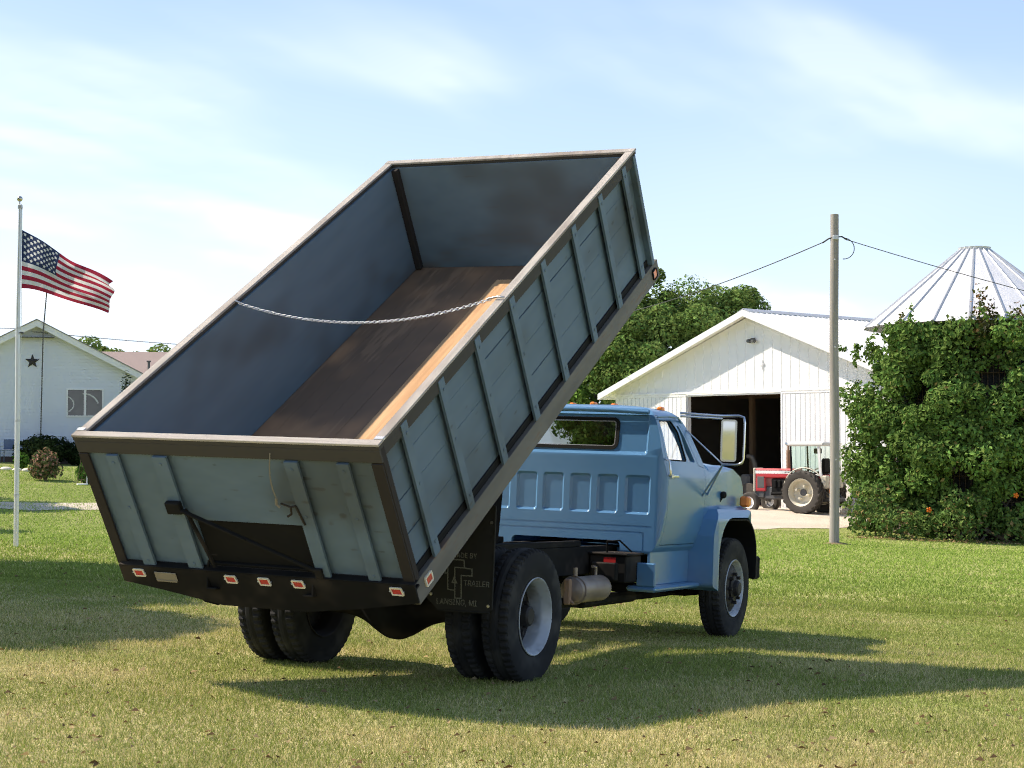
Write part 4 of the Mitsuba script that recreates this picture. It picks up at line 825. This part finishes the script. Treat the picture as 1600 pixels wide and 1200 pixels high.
botx, botz = 1.51 * U, -1.03 - .44 * U ** 1.5 + .02 * np.sin(U * 7 + 1)
FX = topx * (1 - V) + botx * V; FZ = topz * (1 - V) + botz * V
fold = np.exp(-((V - .12) / .10) ** 2) * ss(.35, .8, U)
FY = .10 * np.sin(7.5 * U + 3.2 * V - .4) * ss(0, .25, U) + .055 * np.sin(15 * U - 7 * V + 1) * ss(.05, .5, U) - .10 * fold
crease = np.exp(-(((V - .35 - .5 * U) / .07) ** 2)) * ss(.0, .3, U) * ss(1, .6, U); FY = FY + .09 * crease
FX = FX - .10 * fold * U + .02 * np.sin(9 * V)  * U
fv = np.stack([fpx + .05 + FX, fpy - .02 + FY, 5.30 + FZ], -1).reshape(-1, 3)
i, j = np.meshgrid(np.arange(nu - 1), np.arange(nv - 1), indexing='ij'); ff = tri(np.stack([i * nv + j, (i + 1) * nv + j, (i + 1) * nv + j + 1, i * nv + j + 1], -1).reshape(-1, 4))
def flag_col(p, n, uv):
    u, v = uv.x, uv.y
    st = dr.floor(v * 13); red = (st - 2 * dr.floor(st / 2)) < .5
    c = dr.select(red, mi.Color3f(.36, .035, .065), mi.Color3f(.72, .72, .72))
    canton = (u < .40) & (v < 7 / 13)
    gx, gy = u / .40 * 12, v * 13 / 7 * 10
    col, row = dr.floor(gx + .5), dr.floor(gy + .5)
    s = col + row; ok = (s - 2 * dr.floor(s / 2) < .5) & (col > .5) & (col < 11.5) & (row > .5) & (row < 9.5)
    dx, dy = (gx - col) / 12 * .76, -(gy - row) / 10 * .538
    a = dr.atan2(dx, dy); k = a / (2 * math.pi / 5); k = dr.abs(k - dr.floor(k + .5)) * (2 * math.pi / 5)
    R = .033; r = dr.sqrt(dx * dx + dy * dy)
    edge = R * .382 * math.sin(math.radians(36)) * 1.0
    inside = r * (dr.cos(k) * .588 + dr.sin(k) * .951 * 1.0) < R * .62
    blue = dr.select(ok & inside, mi.Color3f(.74, .74, .74), mi.Color3f(.040, .055, .12))
    return dr.select(canton, blue, c)
scene['m_flag'] = {'type': 'principledthin', 'base_color': mikit.proc(flag_col), 'roughness': .8, 'diff_trans': .9, 'eta': 1.2}
scene['flag'] = mikit.ply((fv, ff), 'm_flag', smooth=True, uv=np.stack([U, V], -1).reshape(-1, 2)); tag('flag', 'stars and stripes flag drooping in the breeze on the flagpole', 'flag')

# --- utility pole and wires
ux, uy = 9.17, 48.8; uz = float(gz(ux, uy))
tag('utility_pole', 'weathered grey wooden utility pole in front of the ivy', 'utility pole')
zz = np.linspace(uz - .2, 8.21, 14)
add('utility_pole__shaft', tube(np.stack([ux + .05 * (zz - uz) / 9.4 + .012 * np.sin(zz), np.full(14, uy), zz], 1), np.linspace(.142, .118, 14), 24), 'm_pole', 50)
add('utility_pole__wire_loop', cat(tube(arc((ux + .30, uy - .1, 7.22), .30, -95, 85, 18), .013, 6), tube([[ux + .1, uy - .13, 7.55], [ux + .25, uy - .1, 7.56], [ux + .42, uy, 7.48]], .022, 6), tube([[ux - .25, uy + .2, 7.42], [ux - .1, uy, 7.52], [ux + .05, uy - .13, 7.55]], .022, 6)), 'm_cable', True)
add('utility_pole__clamp', bx(ux - .02, ux + .14, uy - .17, uy - .11, 7.47, 7.60, .01), 'm_galv')
sm = lathe([(0, .055), (.16, .05), (.26, .03), (.42, .0), (.46, -.05)], 28, 'z', lambda i, a: .05 * np.sin(a * 3 + 1) * i / 3)
add('utility_pole__soil_mound', mv(sm, ux, uy, uz), 'm_soil', 40)
for z_ in (1.2, 4.4, 6.9): add('utility_pole__bolt', mv(bx(-.02, .02, -.03, .0, -.02, .02, .006), ux + .03, uy - .13, z_), 'm_galv')
def wire(a, b, sag, n=26, r=.011, **k):
    t = np.linspace(0, 1, n)[:, None]; p = np.asarray(a) * (1 - t) + np.asarray(b) * t; p[:, 2] -= sag * 4 * (t * (1 - t))[:, 0]
    add('utility_wire', tube(p, r, 5), 'm_cable', True, cat_='wire', **k)
wire((ux - .2, uy + .2, 7.45), (-2.0, 92, 8.0), .9, r=.016, label='overhead wire running left from the utility pole behind the truck')
wire((ux + .35, uy, 7.50), (30, 62, 4.9), .35, r=.013, label='overhead wire running right from the pole past the conical roof')
wire((-16.2, 57.6, 5.45), (4.5, 78, 6.3), .55, r=.012, label='wire from the white house gable towards the right')
wire((-40, 75, 9.0), (-16.4, 57.6, 5.55), .5, r=.012, label='short wire reaching the gable from the left edge')

# --- foliage helpers
def leaves(c, nrm, size, rng, col, var, fold=.25, tint=None, narrow=.55):
    n = len(c); d = rng.normal(size=(n, 3)); nn = nrm + .75 * d; nn /= np.linalg.norm(nn, axis=1, keepdims=True)
    t = np.cross(nn, rng.normal(size=(n, 3))); t /= np.linalg.norm(t, axis=1, keepdims=True); w = np.cross(nn, t)
    s = (size * (.5 + 1.0 * rng.random(n) ** 1.3))[:, None]
    v = np.stack([c - t * s, c + w * s * narrow + nn * s * fold, c + t * s, c - w * s * narrow + nn * s * fold], 1).reshape(-1, 3)
    k = np.arange(n)[:, None] * 4; f = np.vstack([k + [0, 1, 2], k + [0, 2, 3]])
    cc = np.asarray(col) * (1 + var * (2 * rng.random(n)[:, None] - 1)) * (1 + np.array([.25, .05, .1]) * rng.normal(size=(n, 1)) * .5)
    if tint is not None: m = rng.random(n) < tint[0]; cc[m] = np.asarray(tint[1]) * (.6 + .8 * rng.random(m.sum()))[:, None]
    return (v, f), np.repeat(np.clip(cc, .005, .9), 4, 0)
def blobs(rng, n, cen, rad, flat=1.0, lo=.45):
    d = rng.normal(size=(n, 3)); d /= np.linalg.norm(d, axis=1, keepdims=True); r = (lo + (1 - lo) * rng.random(n) ** .6)[:, None]
    return np.asarray(cen) + d * r * np.asarray(rad)
def tree(name, x, y, h, rad, seed, nblob, per, lsize, col, trunk_h=.3, tr_r=.2, lean=0, label=None, cat_='tree', group=None, blob_r=.22, var=.35):
    g = RNG(seed); z0 = float(gz(x, y)); k, n = name, 0
    while any(q == k or q.startswith(k + '__') for q in scene): n += 1; k = f'{name}_{n:03d}'
    cen = np.array([x, y, z0 + h * (.5 + trunk_h / 2)]); rv = np.array([rad, rad, h * (1 - trunk_h) / 2])
    bc = blobs(g, nblob, cen, rv * .82); bc[:, 2] += .10 * h * (g.random(nblob) - .5)
    limbs = [tube([[x, y, z0 - .2], [x + lean * .3, y, z0 + h * trunk_h * .6], [x + lean * .6, y, z0 + h * trunk_h], [x + lean, y, z0 + h * .72]], [tr_r, tr_r * .8, tr_r * .62, tr_r * .2], 10)]
    for q in g.choice(nblob, min(14, nblob), False):
        b = bc[q]; s0 = np.array([x + lean * .5, y, z0 + h * trunk_h * (.8 + .9 * g.random())])
        mid = s0 * .45 + b * .55 + [0, 0, .06 * h * g.random()]
        limbs.append(tube([s0, mid, b], [tr_r * .38, tr_r * .22, tr_r * .06], 6))
    add(k + '__trunk', cat(*limbs), 'm_bark', 40)
    C = []; Nn = []
    for b in bc:
        br = rad * blob_r * (.6 + .8 * g.random()); m = int(per * (.6 + .8 * g.random()))
        d = g.normal(size=(m, 3)); d /= np.linalg.norm(d, axis=1, keepdims=True)
        C.append(b + d * br * (.35 + .65 * g.random((m, 1)) ** .5) * [1, 1, .75]); Nn.append(d * .7 + (b - cen) / rad * .5 + [0, 0, .55])
    C, Nn = np.vstack(C), np.vstack(Nn)
    tone = (.75 + .5 * meshkit.noise(C * 1.1 / max(rad * .25, .3), seed))[:, None]
    m, c = leaves(C, Nn, lsize, g, np.asarray(col), var); c = c * np.repeat(tone, 4, 0)
    add(k + '__crown', m, 'm_leaf', color=c)
    tag(k, label, cat_, group)
    return k
GRN, OLV, DRK = (.15, .24, .05), (.155, .23, .062), (.05, .10, .028)
tree('tree', 8.4, 95, 13.2, 4.6, 21, 150, 620, .115, OLV, .14, .32, label='tall light green tree behind the barn nearest the raised box')
tree('tree', 12.6, 97, 12.6, 3.7, 22, 100, 600, .115, OLV, .18, .28, label='green tree rising behind the barn roof ridge')
tree('tree', 4.8, 98, 10.2, 3.4, 23, 90, 560, .115, GRN, .08, .25, label='lower green tree left of the barn above the truck cab')
tree('tree', 16.0, 104, 10.6, 2.8, 29, 50, 480, .12, OLV, .2, .25, label='green tree behind the barn farthest right on the ridge')
tree('tree', 25.4, 76, 11.0, 2.7, 24, 46, 460, .11, DRK, .25, .25, label='dark tree behind the conical roof at the right edge')
for q, (x, y, h, r) in enumerate(((-25.6, 104, 7.5, 3.0), (-22.4, 101, 7.3, 2.7), (-19.4, 100, 7.6, 2.6), (-16.6, 100, 7.9, 2.7), (-13.2, 103, 8.4, 3.0))):
    tree('hedgerow_tree', x, y, h, r, 40 + q, 44, 380, .12, (.24, .31, .09), .1, .15, label='light green tree, ' + ('leftmost', 'second from left', 'middle one', 'fourth from left', 'rightmost')[q] + ' of the low row behind the reddish roof', group='trees in the row behind the houses')
# trees standing left of the frame: their shade lies across the lawn
tree('shade_tree', -11.6, 17.6, 9.5, 2.7, 61, 70, 330, .14, GRN, .34, .22, label='broad tree left of the frame shading the near lawn')
tree('shade_tree', -12.6, 24.5, 10.5, 3.1, 62, 80, 330, .15, GRN, .34, .25, label='taller tree left of the frame shading the lawn by the flagpole')
tree('shade_tree', -12.3, 21.0, 9.2, 2.8, 65, 70, 330, .14, GRN, .34, .22, label='broad tree left of the frame between the other two shade trees')
tree('shade_tree', -17.3, 36.5, 8.0, 2.0, 63, 40, 180, .14, GRN, .4, .2, label='slim tree left of the frame beyond the flagpole')
tree('shade_tree', -19.6, 43.5, 9.0, 2.6, 64, 45, 180, .15, GRN, .35, .2, label='tree left of the frame beside the driveway')
def shrub(name, x, y, h, rx, seed, n, ls, col, label, tint=None, cat_='shrub', ry=None, dens=.35):
    g = RNG(seed); z0 = float(gz(x, y)); cen = np.array([x, y, z0 + h * .48])
    p = blobs(g, n, cen, (rx, ry or rx, h * .52), lo=dens); p = p[p[:, 2] > z0 + .02]
    bump_ = 1 + .7 * (meshkit.noise(p * 2.6, seed) - .5); p = cen + (p - cen) * bump_[:, None]
    m, c = leaves(p, (p - cen) / rx + [0, 0, .4], ls, g, col, .4, tint=tint)
    add(name + '__foliage', m, 'm_leaf', color=c)
    add(name + '__stem', cat(*[tube([[x, y, z0 - .05], [x + .5 * rx * math.cos(a), y + .5 * rx * math.sin(a), z0 + h * .6]], [.03, .01], 5) for a in np.arange(6)]), 'm_bark', 40)
    tag(name, label, cat_)
shrub('yew_bush', -15.55, 57.0, .95, 1.0, 71, 5200, .05, (.018, .030, .012), 'dark clipped bush against the house wall')
shrub('yew_bush_001', -14.35, 57.1, .72, .62, 72, 2600, .05, (.018, .030, .012), 'smaller dark clipped bush right of the larger one by the house')
shrub('flowering_bush', -13.5, 49.6, .85, .44, 73, 1700, .055, (.10, .13, .05), 'pinkish flowering bush on the lawn before the house', tint=(.35, (.42, .24, .17)))
shrub('leafy_plant', -15.35, 53.6, .55, .24, 74, 420, .06, (.08, .16, .03), 'small green plant just right of the flagpole')
shrub('garden_plant', -12.10, 49.0, .75, .34, 75, 900, .055, (.07, .15, .03), 'green plant beside the garden feeder post')
shrub('border_plant', -16.25, 53.2, .55, .3, 76, 500, .05, (.14, .12, .06), 'reddish border plant at the left edge by the house', tint=(.4, (.35, .16, .10)))
shrub('arborvitae', -12.75, 56.6, 3.05, .40, 77, 5200, .05, (.030, .050, .022), 'tall narrow dark evergreen at the corner of the white house')
# patio chairs and a garden feeder
for q, x in enumerate((-17.25, -16.6)):
    k = 'patio_chair' + (f'_{q:03d}' if q else ''); m = mat(t=(x, 56.6, float(gz(x, 56.6)) + .02))
    add(k + '__seat', cat(bx(-.26, .26, -.25, .25, .40, .44, .01), bx(-.26, .26, .22, .27, .44, .78, .02)), 'm_blueplastic', 30, m)
    for a in (-.24, .24):
        for b in (-.22, .22): add(k + '__leg', tube([[a, b, 0], [a, b, .42]], .018, 6), 'm_blueplastic', 40, m)
    tag(k, ('blue patio chair at the far left by the house wall', 'blue patio chair nearer the flagpole by the house wall')[q], 'chair')
fm = mat(t=(-12.15, 48.7, float(gz(-12.15, 48.7))))
tag('garden_feeder', 'white post with a hanging pale feeder on the lawn', 'bird feeder')
add('garden_feeder__post', tube([[0.08, 0, 0], [.08, 0, 1.0], [.06, 0, 1.25], [-.05, 0, 1.33], [-.13, 0, 1.24]], .016, 8), 'm_white2', True, fm)
add('garden_feeder__feeder', cat(mv(lathe([(0, 0), (.05, .01), (.055, .12), (.05, .24), (0, .27)], 14), -.13, 0, .96)), 'm_cream', 30, fm)
add('garden_feeder__trellis', cat(*[tube([[-.22 + .12 * q, .05, 0], [-.10 + .04 * q, .05, .78]], .009, 5) for q in range(4)], *[tube([[-.2 + .05 * q, .05, .15 + .2 * q], [.14 - .03 * q, .05, .15 + .2 * q]], .009, 5) for q in range(4)]), 'm_wood', True, fm)
add('garden_feeder__base', mv(lathe([(0, 0), (.16, 0), (.16, .04), (0, .045)], 18), -.05, 0, .0), 'm_white2', 30, fm)
rs = RNG(5)
for q in range(7):
    x = -17.0 + .34 * q + .1 * rs.random(); y = 52.6 + .25 * rs.random(); s = .10 + .06 * rs.random()
    b = trimesh.creation.icosphere(1, s); v = np.array(b.vertices) * [1.2, 1, .6]; v *= (1 + .25 * (meshkit.noise(v * 9 + q, q) - .5))[:, None]
    add('border_stone', (v + [x, y, float(gz(x, y)) + .02], np.array(b.faces)), 'm_trim', True, label='pale round stone, ' + ('leftmost', 'second from left', 'third from left', 'middle one', 'third from right', 'second from right', 'rightmost')[q] + ' of the flower bed row', cat_='stone', group='stones edging the flower bed by the house')

# --- corn crib: wire drum under a conical metal roof, overgrown with trumpet vine
cx_, cy_ = 15.45, 57.0; cz = float(gz(cx_, cy_)) - .1; CR, CE, CT = 3.52, 5.55, 8.16
tag('corn_crib', 'round corn crib with a ribbed conical metal roof', 'corn crib')
NP = 20; r0_, r1_ = CR + .12, .46
def cone_pt(r, a, dz=0): return [cx_ + r * math.cos(a), cy_ + r * math.sin(a), CE + (CT - CE) * (r0_ - r) / (r0_ - r1_) + dz]
for q in range(NP):
    a0, a1 = 2 * math.pi * q / NP, 2 * math.pi * (q + 1) / NP; am_ = (a0 + a1) / 2
    top, bot = [], []
    for r in (r0_, r0_ * .6, r1_):
        for a, dz in ((a0 + .004, 0), (am_, -.012), (a1 - .004, 0)): top.append(cone_pt(r, a, dz)); bot.append(cone_pt(r, a, dz - .012))
    v = np.array(top + bot); f = []
    for s, o in ((1, 0), (-1, 9)):
        for r in range(2):
            for c in range(2):
                i0 = o + r * 3 + c; qd = [[i0, i0 + 1, i0 + 4], [i0, i0 + 4, i0 + 3]]; f += qd if s > 0 else [x[::-1] for x in qd]
    add('corn_crib__roof_panel', (v, np.array(f)), 'm_gal', False)
    rib = tube([cone_pt(r0_ + .02, a0, .015), cone_pt(r0_ * .5, a0, .015), cone_pt(r1_ + .02, a0, .015)], [.056, .050, .034], 6)
    add('corn_crib__roof_rib', rib, 'm_galv', 40)  # ribs coloured darker than the panels to draw their cast shade lines
cap_a = np.arange(96) * 2 * np.pi / 96
add('corn_crib__roof_collar', mv(lathe([(.47, -.09), (.50, -.02), (.52, .03), (.47, .035), (.44, -.02), (.44, -.12)], 96, 'z', lambda i, a: .022 * np.cos(a * 18) + 0 * i), cx_, cy_, CT + .03), 'm_gal', 40)
add('corn_crib__roof_cap', mv(lathe([(.47, -.02), (.3, .03), (0, .05)], 32), cx_, cy_, CT), 'm_gal', 40)
wv = [tube([[cx_ + 2.75 * math.cos(a), cy_ + 2.75 * math.sin(a), cz], [cx_ + 2.75 * math.cos(a), cy_ + 2.75 * math.sin(a), CE + .12]], .016, 4) for a in np.arange(96) * 2 * np.pi / 96]
add('corn_crib__wire_drum', cat(*wv), 'm_wood', False, kind='stuff')
for q in range(8): add('corn_crib__hoop', tube(arc((cx_, cy_, cz + .4 + .82 * q), 2.77, 0, 360, 49, (1, 0, 0), (0, 1, 0)), .018, 5), 'm_wood', True)
add('corn_crib__shade_lining', mv(fix(lathe([(2.60, 0), (2.60, 6.6), (2.58, 6.6), (2.58, 0)], 40)), cx_, cy_, cz), 'm_dark', 40)  # dark inner drum added so that gaps in the vine look shaded
g = RNG(90); CC, NN, LT = [], [], []
for q in range(250):
    a = -math.pi + math.pi * 1.0 * g.random() if q < 205 else 2 * math.pi * g.random()
    t = g.random(); zc = cz + .55 + (CE - cz - .75) * t; lo_ = meshkit.noise(np.array([[math.cos(a) * 2 + 5, math.sin(a) * 2, zc * .5]]), 8)[0]
    R_ = 2.95 + .95 * g.random() ** 1.3 * (.45 + .9 * lo_) + .25 * math.sin(math.pi * t) + .35 * math.exp(-((a + 2.12) / .35) ** 2) * math.sin(math.pi * t)
    br = .30 + .42 * g.random(); n = int(150 + 330 * (br / .6) ** 2); d = g.normal(size=(n, 3)); d /= np.linalg.norm(d, axis=1, keepdims=True)
    c0 = np.array([cx_ + R_ * math.cos(a), cy_ + R_ * math.sin(a), zc]); p = c0 + d * br * (.4 + .6 * g.random((n, 1)) ** .5) * [1, 1, .85]
    p[:, 2] -= .25 * br * g.random(n) ** 2; p = p[p[:, 2] < CE - .02 + .25 * g.random(len(p))]; p = p[np.hypot(p[:, 0] - cx_, p[:, 1] - cy_) > 2.72]
    CC.append(p); NN.append((p - c0) / br * .8 + np.array([math.cos(a) * .5, math.sin(a) * .5, .45])); LT.append(np.full(len(p), .72 + .5 * g.random()))
for q in range(70):                      # trailing and outreaching shoots break the outline
    a = -math.pi * (.02 + .98 * g.random()); R_ = 3.5 + .7 * g.random(); zc = cz + 1.0 + (CE - cz - 1.0) * g.random(); n = 46; t = g.random(n)
    d = np.array([.35 * g.normal(), -.2 * g.random(), .55 * g.normal() - .1]); p = np.array([cx_ + R_ * math.cos(a), cy_ + R_ * math.sin(a), zc]) + t[:, None] * d * .95 + np.array([math.cos(a), math.sin(a), 0]) * (.30 * t)[:, None] + .05 * g.normal(size=(n, 3))
    CC.append(p); NN.append(np.array([math.cos(a) * .5, math.sin(a) * .5, .6]) + 0 * p); LT.append(np.full(n, 1.0 + .35 * g.random()))
C, Nr, LT = np.vstack(CC), np.vstack(NN), np.concatenate(LT)
lm, lc = leaves(C, Nr, .082, g, (.13, .21, .052), .4, tint=(.012, (.26, .20, .08)))
lc *= np.repeat(LT[:, None], 4, 0)
# low undergrowth along the foot, and shoots over the roof edge
ex = []
for (x, y, h, r, n) in ((12.0, 53.2, .9, .9, 900), (13.8, 52.9, 1.5, .8, 1300), (11.3, 54.2, 1.6, .8, 1100), (15.8, 53.0, 1.1, .9, 700), (17.0, 53.4, 1.3, .8, 700)):
    p = blobs(g, n, (x, y, float(gz(x, y)) + h * .5), (r * 1.15, .6, h * .62), lo=.15); p = p + .32 * (np.stack([meshkit.noise(p * 2.6 + 9 * q, 60 + q) for q in range(3)], -1) - .5); p = p[meshkit.noise(p * 3.1, 66) > .36]; m_, c_ = leaves(p, np.array([[-.2, -.7, .5]]) + 0 * p, .075, g, (.13, .20, .055), .4, tint=(.12, (.22, .16, .07))); ex.append((m_, c_))
for (aa, z1, n) in ((-1.80, 6.45, 170), (-1.72, 5.95, 190), (-1.45, 5.85, 160), (-2.62, 5.8, 120), (-1.1, 5.7, 160), (-.7, 6.2, 200)):
    t = g.random(n); R_ = 3.45 - .15 * t; p = np.stack([cx_ + R_ * np.cos(aa + (.075 - .045 * t) * g.normal(size=n)), cy_ + R_ * np.sin(aa + (.075 - .045 * t) * g.normal(size=n)) - .25, 5.1 + (z1 - 5.1) * t ** 1.2 + .14 * g.normal(size=n)], -1)
    m_, c_ = leaves(p, np.array([[-.3, -.6, .5]]) + 0 * p, .075, g, (.10, .11, .035), .4, tint=(.3, (.28, .16, .07))); ex.append((m_, c_))
add('trumpet_vine__foliage', cat(lm, *[e[0] for e in ex]), 'm_leaf', color=np.vstack([lc] + [e[1] for e in ex]))
st = []
for q in range(34):
    a0 = -2.9 + 2.7 * g.random(); x0, y0 = cx_ + 3.25 * math.cos(a0), cy_ + 3.25 * math.sin(a0)
    pts = [[x0 + .35 * g.normal(), y0 - .3 * g.random(), float(gz(x0, y0)) - .05]]
    for s_ in range(1, 5): pts.append([x0 + .28 * g.normal(), y0 + .1 * s_ + .1 * g.normal(), float(gz(x0, y0)) + .38 * s_])
    st.append(tube(pts, np.linspace(.055, .03, 5) * (.5 + .8 * g.random()), 6))
st.append(tube([cone_pt(3.6, -1.80, -.2), [cx_ - .80, cy_ - 3.45, 5.7], [cx_ - .76, cy_ - 3.40, 6.45]], [.03, .02, .008], 5))
add('trumpet_vine__stem', cat(*st), 'm_bark', 40, kind='stuff')
for (u_, z_) in ((12.74, -.36), (15.40, .08)):
    c0 = np.array([u_, 52.45, z_]); pet = [tube([c0 + [0, .03, 0], c0 + [.07 * math.cos(t), -.05, .07 * math.sin(t)]], [.02, .035], 5) for t in np.arange(5) * 1.257]
    add('trumpet_vine__flower', cat(*pet), 'm_amber', True)
tag('trumpet_vine', 'dense green trumpet vine smothering the corn crib wall', 'vine')
dl = leaf_litter(400, 8); dv = dl[0].reshape(-1, 4, 3).copy(); cc = dv.mean(1); nx = np.stack([10.3 + 6.5 * RNG(3).random(400), 52.2 + 1.2 * RNG(6).random(400)], -1)
dv = (dv - cc[:, None]) * 2.2 + np.concatenate([nx, (gz(nx[:, 0], nx[:, 1]) + .05)[:, None]], 1)[:, None]
add('dead_leaves', (dv.reshape(-1, 3), dl[1]), 'm_leaf', color=dl[2] * 1.5, label='dry brown leaves and stalks along the foot of the vine', kind='stuff')
